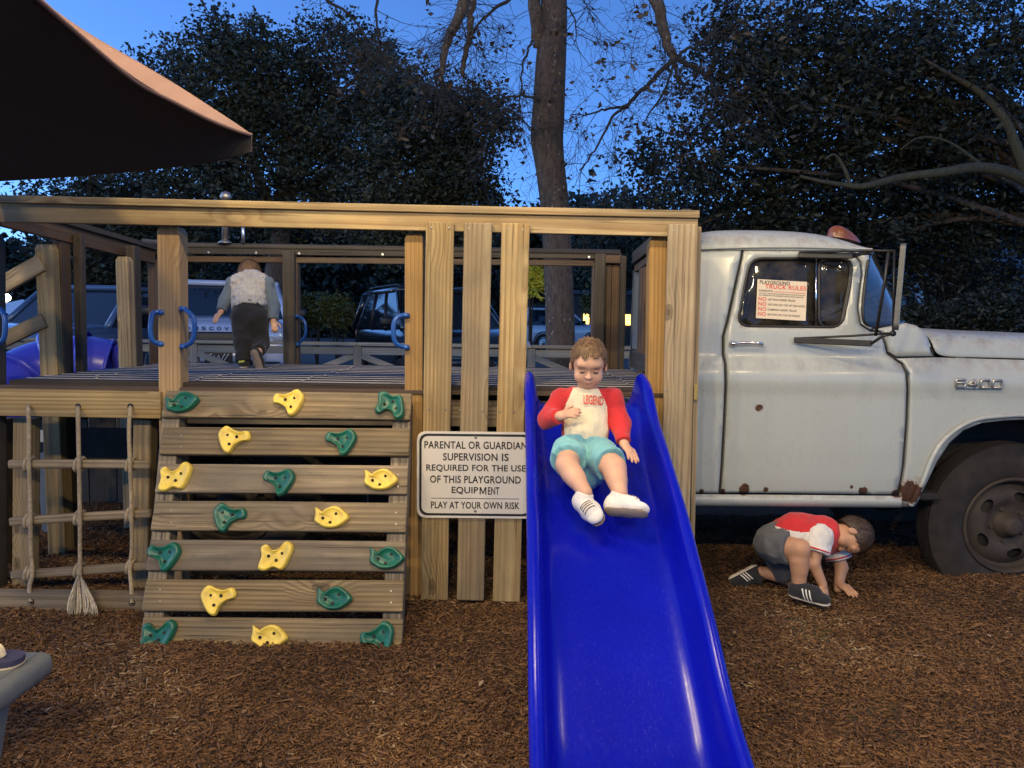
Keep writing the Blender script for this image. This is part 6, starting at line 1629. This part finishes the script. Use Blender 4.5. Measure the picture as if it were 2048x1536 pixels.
# ------------------------------------------------------------------ parked cars
V, Fc = lathe_data([(.22, 0), (.30, -.02), (.345, .0), (.36, .03), (.36, .18), (.345, .21), (.30, .22), (.22, .2)], 28, 'Y'); CTY = me_from(V, Fc); CTY.materials.append(MT['rubber']); CTY.polygons.foreach_set('use_smooth', [True] * len(CTY.polygons))
V, Fc = lathe_data([(0, -.005), (.05, -.01), (.07, .02), (.19, .03), (.215, .0), (.225, .02), (.225, .1)], 20, 'Y'); CRM = me_from(V, Fc); CRM.materials.append(MT['steel']); CRM.polygons.foreach_set('use_smooth', [True] * len(CRM.polygons))
def suv(name, label, paint, loc, heading, Lc=4.8, Wc=1.98, Hc=1.86, hood0=1.13, hood1=1.25, front='grille'):
    """+x is forwards"""
    M = Matrix.Translation(loc) @ Matrix.Rotation(heading, 4, 'Z'); t = thing(name, loc, label, 'car', 'cars parked beyond the fence'); w2 = Wc / 2; l2 = Lc / 2
    belt = hood1 - .03
    st = [(-l2, .55, belt - .25, .80), (-l2 + .06, .42, belt - .02, .90), (-l2 + .35, .32, belt + .01, .97), (-.9, .28, belt + .01, 1), (.5, .28, belt, 1), (l2 - 1.15, .30, hood1, .99), (l2 - .55, .33, (hood0 + hood1) / 2 + .03, .96), (l2 - .16, .36, hood0, .90), (l2 - .03, .40, hood0 - .12, .85), (l2, .48, hood0 - .32, .80)]
    V = []; Fc = []
    for (x, zb, zt_, ww) in st:
        W_ = w2 * ww; cs = [(0, zt_ + .02), (W_ * .55, zt_ + .012), (W_ * .86, zt_ - .012), (W_ * .965, zt_ - .07), (W_, zt_ - .22), (W_, (zb + zt_) / 2), (W_ * .985, zb + .12), (W_ * .94, zb), (0, zb)]
        cs = cs + [(-a, b_) for a, b_ in cs[-2:0:-1]]
        V += [(x, a, b_) for a, b_ in cs]
    k = len(cs)
    for i in range(len(st) - 1):
        for j in range(k): Fc.append((i * k + j, i * k + (j + 1) % k, (i + 1) * k + (j + 1) % k, (i + 1) * k + j))
    Fc.append(tuple(range(k - 1, -1, -1))); Fc.append(tuple(range((len(st) - 1) * k, len(st) * k)))
    me = me_from(V, Fc); bm = bmesh.new(); bm.from_mesh(me); bmesh.ops.recalc_face_normals(bm, faces=bm.faces[:]); bm.to_mesh(me); bm.free()
    bd = mk('body', me, MT[paint], t, M, True); md = bd.modifiers.new('s', 'SUBSURF'); md.levels = 1; md.render_levels = 2
    # glasshouse
    xb, xt = l2 - 1.18, l2 - 1.95; rb, rt = -l2 + .16, -l2 + .42; zr = Hc - .05
    def gh_me(infl):
        b0 = w2 * .93 + infl; t0 = w2 * .76 + infl; V = []
        for (x, hw, z) in [(rb - infl, b0, belt - .03), (xb + infl, b0 * .97, belt - .03), (xt + infl, t0, zr), (rt - infl, t0, zr)]: V += [(x, hw, z), (x, -hw, z)]
        return V
    V = gh_me(0); Fc = [(0, 2, 4, 6), (1, 7, 5, 3), (2, 3, 5, 4), (0, 6, 7, 1)]
    gz = mk('glasshouse', me_from(V, Fc), MT['car_glass'], t, M)
    rf = mk('roof', bm_me(box_bm(xt - rt + .12, w2 * .76 * 2 + .06, .09, .04, 3)), MT[paint], t, M @ Matrix.Translation(((xt + rt) / 2, 0, zr + .02)), True)
    V2 = [Vector(v) for v in V]
    for sy in (0, 1):
        for (a, c, r) in ((2 + sy, 4 + sy, .05), (0 + sy, 6 + sy, .06)): tube_o = mk('pillar', me_from(*tube_data([V2[a], V2[c]], r, 8)), MT[paint], t, M, True)
        yb = (1, -1)[sy]
        for fx in (.38, .68):
            A = V2[0 + sy].lerp(V2[2 + sy], fx); B = V2[6 + sy].lerp(V2[4 + sy], fx); mk('pillar', me_from(*tube_data([A, B], .035, 6)), MT['car_trim'], t, M, True)
        mk('roof_rail', me_from(*tube_data(spline([(rt + .1, yb * w2 * .70, zr + .07), (rt + .25, yb * w2 * .70, zr + .12), (xt - .3, yb * w2 * .70, zr + .12), (xt - .1, yb * w2 * .70, zr + .07)], 4), .018, 6)), MT['car_trim'], t, M, True)
        mk('mirror', bm_me(box_bm(.12, .22, .15, .04, 2)), MT['car_trim'], t, M @ Matrix.Translation((xb - .25, yb * (w2 + .10), belt + .10)), True)
        mk('headlight', bm_me(box_bm(.16, .42, .15, .04, 2)), MT['lamp_glass'], t, M @ Matrix.Translation((l2 - .12, yb * w2 * .66, hood0 - .16)) @ Matrix.Rotation(-yb * .35, 4, 'Z'), True)
        mk('fog_intake', bm_me(box_bm(.08, .30, .22, .04, 2)), MT['car_trim'], t, M @ Matrix.Translation((l2 - .01, yb * w2 * .66, .60)) @ Matrix.Rotation(-yb * .3, 4, 'Z'), True)
        mk('tail_light', bm_me(box_bm(.10, .17, .30, .03, 2)), MT['tail_red'], t, M @ Matrix.Translation((-l2 + .06, yb * w2 * .80, belt - .22)), True)
        for xw in (l2 - .95, -l2 + .95):
            mw = M @ Matrix.Translation((xw, yb * (w2 - .21 + .225), .36)) @ (Matrix.Rotation(math.pi, 4, 'Z') if yb > 0 else Matrix.Identity(4))
            wl = link(bpy.data.objects.new('wheel', CTY), t, mw); link(bpy.data.objects.new('rim', CRM), wl, mw)
            V3, F3 = lathe_data([(.40, .0), (.44, -.012), (.45, .01)], 28, 'Y'); mk('arch', me_from(V3, F3), MT['car_trim'], t, mw, True)
    mk('grille', bm_me(box_bm(.07, Wc * .52, .20, .03, 2)), MT['car_trim'], t, M @ Matrix.Translation((l2 + .0, 0, hood0 - .20)), True)
    mk('bumper', bm_me(box_bm(.10, Wc * .60, .16, .04, 2)), MT[paint], t, M @ Matrix.Translation((l2 + .02, 0, hood0 - .44)), True)
    mk('lower_intake', bm_me(box_bm(.08, Wc * .55, .16, .03, 2)), MT['car_trim'], t, M @ Matrix.Translation((l2 + .0, 0, .52)), True)
    mk('number_plate', bm_me(box_bm(.015, .36, .15, .005, 1)), MT['ink'], t, M @ Matrix.Translation((l2 + .075, 0, hood0 - .45)))
    mk('rear_bumper', bm_me(box_bm(.12, Wc * .9, .2, .05, 2)), MT['car_trim'], t, M @ Matrix.Translation((-l2 + .0, 0, .52)), True)
    return t, M
def at(px_, Y): q = P(px_, 700, Y); return (q.x, Y, LZ(Y))
CH = -math.pi / 2 + R(17); fc = P(438, 700, 10.55); SC = (fc.x - 2.45 * math.cos(CH), 10.55 - 2.45 * math.sin(CH), LZ(12.9))
cs_, Mc = suv('parked_car', 'silver white car facing the fence with lettering across its hood', 'car_silver', SC, CH, 4.9, 2.02, 1.9, 1.22, 1.34)
k = 10.5 / FPX
for i, chn in enumerate('DISCOVERY'):
    tl = R(20); Mt = Mc @ Matrix(((0, -math.sin(tl), math.cos(tl), 2.45 - .028), (1, 0, 0, -.39 + i * .098), (0, math.cos(tl), math.sin(tl), 1.165), (0, 0, 0, 1)))
    fit_text(chn, 0, 0, .060, .050, Mt, cs_, MT['ink'], 'hood_letter', .0, .02, 1, .004)
Mt = Mc @ Matrix(((0, 0, 1, 2.45 + .086), (1, 0, 0, 0), (0, 1, 0, 1.22 - .45), (0, 0, 0, 1)))
for (a, c) in (((-.12, .02), (-.08, -.03)), ((-.08, -.03), (-.05, .03)), ((-.03, -.035), (.0, .03)), ((0, .03), (.02, -.035)), ((.03, -.04), (.08, .05)), ((.07, -.04), (.13, .05)), ((-.15, .04), (-.08, .045))):
    v, f = tube_data([Mt @ Vector((*a, 0)), Mt @ Vector((*c, 0))], .006, 5); mk('plate_mark', me_from(v, f), MT['stripe_white'], cs_)
suv('parked_car', 'black car with glossy windscreen parked nose to the fence', 'car_black', (at(840, 12.0)[0], 13.8, LZ(13.8)), R(-90 + 24), 4.75, 1.96, 1.86, 1.10, 1.22)
suv('parked_car', 'white compact car seen past the speckled trunk', 'car_white', at(1112, 32), R(28), 4.2, 1.85, 1.72, 1.05, 1.12)
suv('parked_car', 'dark blue car beyond the purple tube slide', 'car_blue', (at(20, 10.6)[0], 13.0, LZ(13)), R(-90 - 6), 4.7, 1.95, 1.80, 1.10, 1.20)

# ------------------------------------------------------------------ white house beyond the hood
def house():
    Y = 30; q = P(1840, 650, Y); x0 = q.x; z0 = LZ(Y); h = thing('house', (x0, Y, z0), 'white house with porch columns beyond the truck hood', 'house')
    bx = lambda n, s, c, m, b_=.01: mk(n, bm_me(box_bm(*s, b_, 1)), MT[m], h, Matrix.Translation((x0 + c[0], Y + c[1], z0 + c[2])))
    bx('wall', (9, 6, 3.0), (0, 3.2, 1.5), 'siding'); bx('porch_floor', (9, 1.8, .3), (0, -.7, .15), 'siding'); bx('porch_beam', (9.2, .25, .3), (0, -1.5, 2.75), 'siding')
    for i in range(6): bx('column', (.22, .22, 2.3), (-4.3 + i * 1.72, -1.5, 1.45), 'siding')
    V = [(-4.9, -1.9, 2.92), (4.9, -1.9, 2.92), (4.9, 3.2, 4.9), (-4.9, 3.2, 4.9), (4.9, 6.6, 3.0), (-4.9, 6.6, 3.0)]; mk('roof', me_from([(x0 + a, Y + c, z0 + d) for a, c, d in V], [(0, 1, 2, 3), (3, 2, 4, 5), (0, 3, 5), (1, 4, 2)]), MT['roofing'], h)
    for xx in (-3.2, -1.2, 1.2, 3.2):
        wv = bx('window', (.95, .06, 1.5), (xx, .18, 1.65), 'car_trim'); mk('pane', bm_me(box_bm(.8, .05, 1.35, .005, 1)), MT['car_glass'], wv, Matrix.Translation((x0 + xx, Y + .15, z0 + 1.65)))
    bx('door', (.95, .06, 2.1), (0, .18, 1.35), 'cab_dark')
house()
def shop():
    Y = 40; q = P(1205, 660, Y); x0 = q.x; z0 = LZ(Y); h = thing('shop', (x0, Y, z0), 'low shop with warm lit windows beyond the speckled trunk', 'shop')
    bx = lambda n, s, c, m: mk(n, bm_me(box_bm(*s, .01, 1)), MT[m], h, Matrix.Translation((x0 + c[0], Y + c[1], z0 + c[2])))
    bx('wall', (5, 3, 2.6), (0, 1.6, 1.3), 'cab_dark'); bx('roof', (5.4, 3.4, .2), (0, 1.6, 2.7), 'roofing')
    for xx, w_ in ((-.85, .30), (-.35, .30), (.25, .25), (1.3, .3)): bx('window', (w_, .06, .55), (xx, .08, 1.3), 'warm_window')
    V, Fc = lathe_data([(0, -.03), (.2, -.03), (.22, 0)], 20, 'Y'); mk('lit_sign', me_from(V, Fc), MT['warm_window'], h, Matrix.Translation((x0 + .35, Y - .1, z0 + .75)))
    V, Fc = lathe_data([(0, -.02), (.12, -.02), (.13, 0)], 14, 'Y'); mk('sign_dot', me_from(V, Fc), MT['magenta'], h, Matrix.Translation((x0 + .2, Y - .15, z0 + .95)))
shop()
# lit yard lamp and white canopy tent far left
q = P(12, 595, 26); lp = thing('street_lamp', (q.x, 26, LZ(26)), 'lit yard lamp on a pole beyond the stair rails', 'street lamp')
tube('pole', [(q.x, 26, LZ(26) - .1), (q.x, 26, q.z + .1)], .05, MT['black_metal'], lp)
V, Fc = lathe_data([(0, -.13), (.12, -.09), (.15, 0), (.10, .10), (0, .13)], 16, 'Z'); mk('lamp_globe', me_from(V, Fc), MT['lit_street'], lp, Matrix.Translation(q), True)
L = bpy.data.lights.new('globe_light', 'POINT'); L.energy = 120; L.color = (1, .92, .7); L.shadow_soft_size = .15; link(bpy.data.objects.new('globe_light', L), lp, Matrix.Translation(q + Vector((0, -.3, -.1))))
q = P(45, 605, 24.5); tn = thing('canopy_tent', (q.x, 24.5, LZ(24.5)), 'white peaked canopy tent beside the yard lamp', 'tent')
V = [(q.x, 24.5, q.z + .1)] + [(q.x + a * 1.3, 24.5 + c * 1.3, q.z - .45) for a, c in ((-1, -1), (1, -1), (1, 1), (-1, 1))]; mk('canopy', me_from(V, [(0, 1, 2), (0, 2, 3), (0, 3, 4), (0, 4, 1)]), MT['tent'], tn)
for a, c in ((-1, -1), (1, -1), (1, 1), (-1, 1)): tube('leg', [(q.x + a * 1.25, 24.5 + c * 1.25, LZ(24.5) - .05), (q.x + a * 1.25, 24.5 + c * 1.25, q.z - .44)], .025, MT['steel'], tn)

# ------------------------------------------------------------------ purple tube slide at the left end
ts = thing('tube_slide', tuple(P(110, 760, 5.2).xy) + (0,), 'purple plastic tube slide curving away from the deck end', 'slide')
def tube_seg(pts, r, ribs):
    path = spline(pts, 10); k = len(path); rad = [r * (1.06 if (i % ribs) == 0 else 1.0) for i in range(k)]
    V, Fc = tube_data(path, rad, 28, False); return V, Fc, path
V, Fc, pth = tube_seg([P(215, 745, 5.6), P(170, 738, 5.55), P(115, 742, 5.5), P(60, 760, 5.4), P(0, 800, 5.2), P(-80, 860, 5.0), P(-160, 930, 4.8)], .24, 100)
o = mk('tube', me_from(V, Fc), MT['tube_plastic'], ts, None, True); md = o.modifiers.new('s', 'SOLIDIFY'); md.thickness = .012
V, Fc = lathe_data([(.27, -.02), (.285, 0), (.27, .02), (.24, .02)], 28, 'X')
for i in (10, 22, 34, 46):
    if i < len(pth) - 1:
        d = (pth[i + 1] - pth[i]).normalized(); M = Matrix.Translation(pth[i]) @ Vector((1, 0, 0)).rotation_difference(d).to_matrix().to_4x4(); mk('joint_ring', me_from(V, Fc), MT['tube_plastic'], ts, M, True)
V, Fc = tube_data(spline([P(226, 700, 5.62), P(236, 715, 5.6), P(240, 740, 5.58), P(236, 765, 5.58)], 5), .05, 12); mk('hood_lip', me_from(V, Fc), MT['tube_plastic'], ts, None, True)

# ------------------------------------------------------------------ shade sail overhead on the left
ne = [(-260, -330, 1.45), (-120, -190, 1.55), (-20, -92, 1.65), (80, 0, 1.78), (155, 66, 1.9), (270, 162, 2.1), (350, 205, 2.22), (420, 240, 2.32), (470, 260, 2.4), (503, 270, 2.45)]
vl = [(-300, 385, 3.0), (-180, 374, 2.95), (-80, 366, 2.88), (30, 357, 2.8), (110, 350, 2.74), (220, 338, 2.66), (310, 326, 2.6), (390, 314, 2.56), (455, 300, 2.51), (503, 284, 2.47)]
fe = [(-260, -230, 3.5), (-120, -130, 3.45), (0, -60, 3.4), (95, 10, 3.36), (165, 62, 3.3), (265, 118, 3.2), (350, 168, 3.05), (420, 214, 2.85), (470, 246, 2.65), (505, 270, 2.48)]
V = []; Fc = []; nr = 14
A = [P(*q) for q in ne]; B = [P(*q) for q in vl]; Cc = [P(*q) for q in fe]
for i in range(len(A)):
    for j in range(nr + 1):
        t = j / nr * 2
        q = A[i].lerp(B[i], t) if t <= 1 else B[i].lerp(Cc[i], t - 1)
        V.append(q - Vector((0, 0, .035 * max(0, 1 - abs(t - 1) * 1.5))))
for i in range(len(A) - 1):
    for j in range(nr): a = i * (nr + 1) + j; Fc.append((a, a + 1, a + nr + 2, a + nr + 1))
sail = thing('shade_sail', (-3.4, 2.4, 0), 'tan shade sail stretched overhead with pointed tip and underside coloured dark as shade', 'shade sail')
o = mk('canopy', me_from(V, Fc), [MT['shaded_fabric'], MT['tan_fabric']], sail, None, True); md = o.modifiers.new('d', 'SUBSURF'); md.levels = 2; md.render_levels = 2
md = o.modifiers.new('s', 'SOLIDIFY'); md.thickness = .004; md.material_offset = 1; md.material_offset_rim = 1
V, Fc = tube_data(spline(A, 4), .006, 6); mk('hem', me_from(V, Fc), MT['tan_fabric'], sail, None, True)
tube('mast', [(-3.4, 2.4, -.05), (-3.4, 2.4, 3.4)], .05, MT['black_metal'], sail)
tube('stay_cable', [(-3.4, 2.4, 3.35), tuple(B[0])], .006, MT['steel'], sail); tube('stay_cable', [(-3.4, 2.4, 3.35), tuple(A[0])], .006, MT['steel'], sail)

# ------------------------------------------------------------------ grey bench corner with a flip-flop on it
bz_ = .45; cx_, cy_ = -1.315, 2.17
bn = thing('bench', (cx_ - .5, cy_ - .3, 0), 'grey moulded plastic bench with rounded edges', 'bench')
bm = box_bm(1.0, .62, .075, .030, 4); o = mk('seat', bm_me(bm), MT['bench_plastic'], bn, Matrix.Translation((cx_ - .5, cy_ - .31, bz_ - .0375)), True)
bm = box_bm(.93, .55, .004, .001, 1); mk('seat_inlay', bm_me(bm), MT['bench_plastic'], bn, Matrix.Translation((cx_ - .5, cy_ - .31, bz_ + .0005)))
for sx in (-.88, -.12):
    board('leg', (cx_ + sx, cy_ - .06, bz_ - .05), (cx_ + sx, cy_ - .20, -.02), .05, .035, MT['bench_plastic'], bn, up=(0, 1, 0)); board('leg', (cx_ + sx, cy_ - .56, bz_ - .05), (cx_ + sx, cy_ - .42, -.02), .05, .035, MT['bench_plastic'], bn, up=(0, 1, 0))
ff = thing('flip_flop', (cx_ - .21, cy_ - .10, bz_ + .003), 'navy flip-flop with cream strap lying on the grey bench', 'flip-flop')
sol = [(-.13, .028), (-.10, .038), (-.04, .036), (.03, .043), (.085, .046), (.118, .034), (.130, 0), (.118, -.030), (.085, -.042), (.03, -.038), (-.04, -.032), (-.10, -.034), (-.13, -.025), (-.138, 0)]
sol = round_poly(sol, .02, 3)
MF = Matrix.Translation((cx_ - .155, cy_ - .12, bz_ + .003)) @ Matrix.Rotation(R(6), 4, 'Z') @ Matrix.Diagonal((1, 1.05, 1, 1))
def extr(pl, z0, z1, s0=1, s1=1):
    k = len(pl); V = [(x * s0, y * s0, z0) for x, y in pl] + [(x * s1, y * s1, z1) for x, y in pl]
    return V, [tuple(range(k, 2 * k)), tuple(range(k - 1, -1, -1))] + [(i, (i + 1) % k, (i + 1) % k + k, i + k) for i in range(k)]
mk('foam_sole', me_from(*extr(sol, .006, .022)), MT['navy_foam'], ff, MF); mk('outsole', me_from(*extr(sol, 0, .006, .99, 1.01)), MT['cream_rubber'], ff, MF)
for sy in (-1, 1):
    pts = spline([(.075, 0, .024), (.06, sy * .008, .048), (.01, sy * .03, .052), (-.035, sy * .036, .02)], 6); V, Fc = tube_data(pts, .0085, 8); mk('strap', me_from([(MF @ Vector(v)) for v in V], Fc), MT['cream_rubber'], ff, None, True)
# ------------------------------------------------------------------ string lights behind the camera (they light the playground)
def light_string(pts, label, ws, plab):
    for k, sx in enumerate((pts[0], pts[-1])):
        p = thing('lamp_post', (sx.x, sx.y, 0), plab[k], 'lamp post', 'posts of the string lights')
        tube('pole', [(sx.x, sx.y, -.05), (sx.x, sx.y, sx.z + .1)], .045, MT['black_metal'], p)
    s = thing('string_lights', (0, pts[0].y, 0), label, 'string lights')
    V, Fc = tube_data(pts, .008, 6); mk('cable', me_from(V, Fc), MT['black_metal'], s)
    for q, w_ in zip(pts[1:-1], ws):
        V, Fc = lathe_data([(0, -.06), (.03, -.05), (.042, -.02), (.036, .015), (.02, .04), (0, .04)], 14, 'Z')
        c = q - Vector((0, 0, .075))
        mk('bulb', me_from(V, Fc), MT['lit_bulb'], s, Matrix.Translation(c), True)
        L = bpy.data.lights.new('bulb_light', 'POINT'); L.energy = w_ * LAMP_W; L.color = (1, .77, .41); L.shadow_soft_size = .05
        link(bpy.data.objects.new('bulb_light', L), s, Matrix.Translation(c - Vector((0, 0, .12))))
light_string([Vector((x, 2.1, z)) for x, z in ((-5.2, 4.6), (-2.6, 4.15), (-1.3, 3.98), (-.35, 3.92), (2.1, 3.95), (3.1, 4.08), (5.4, 4.6))], 'string of warm globe bulbs hung across above the playground', (15, 20, 20, 6, 3), ('dark steel post at the bench end of the overhead bulbs', 'dark steel post at the truck end of the overhead bulbs'))
light_string([Vector((x, -2.4, z)) for x, z in ((-5.6, 4.6), (-3.2, 4.3), (-1.6, 4.15), (0, 4.1), (1.6, 4.1), (3.2, 4.15), (4.8, 4.3), (7, 4.6))], 'string of warm globe bulbs hung over the path facing the playground', (42, 44, 42, 34, 20, 12), ('dark steel post at the bench end of the path bulbs', 'dark steel post at the truck end of the path bulbs'))
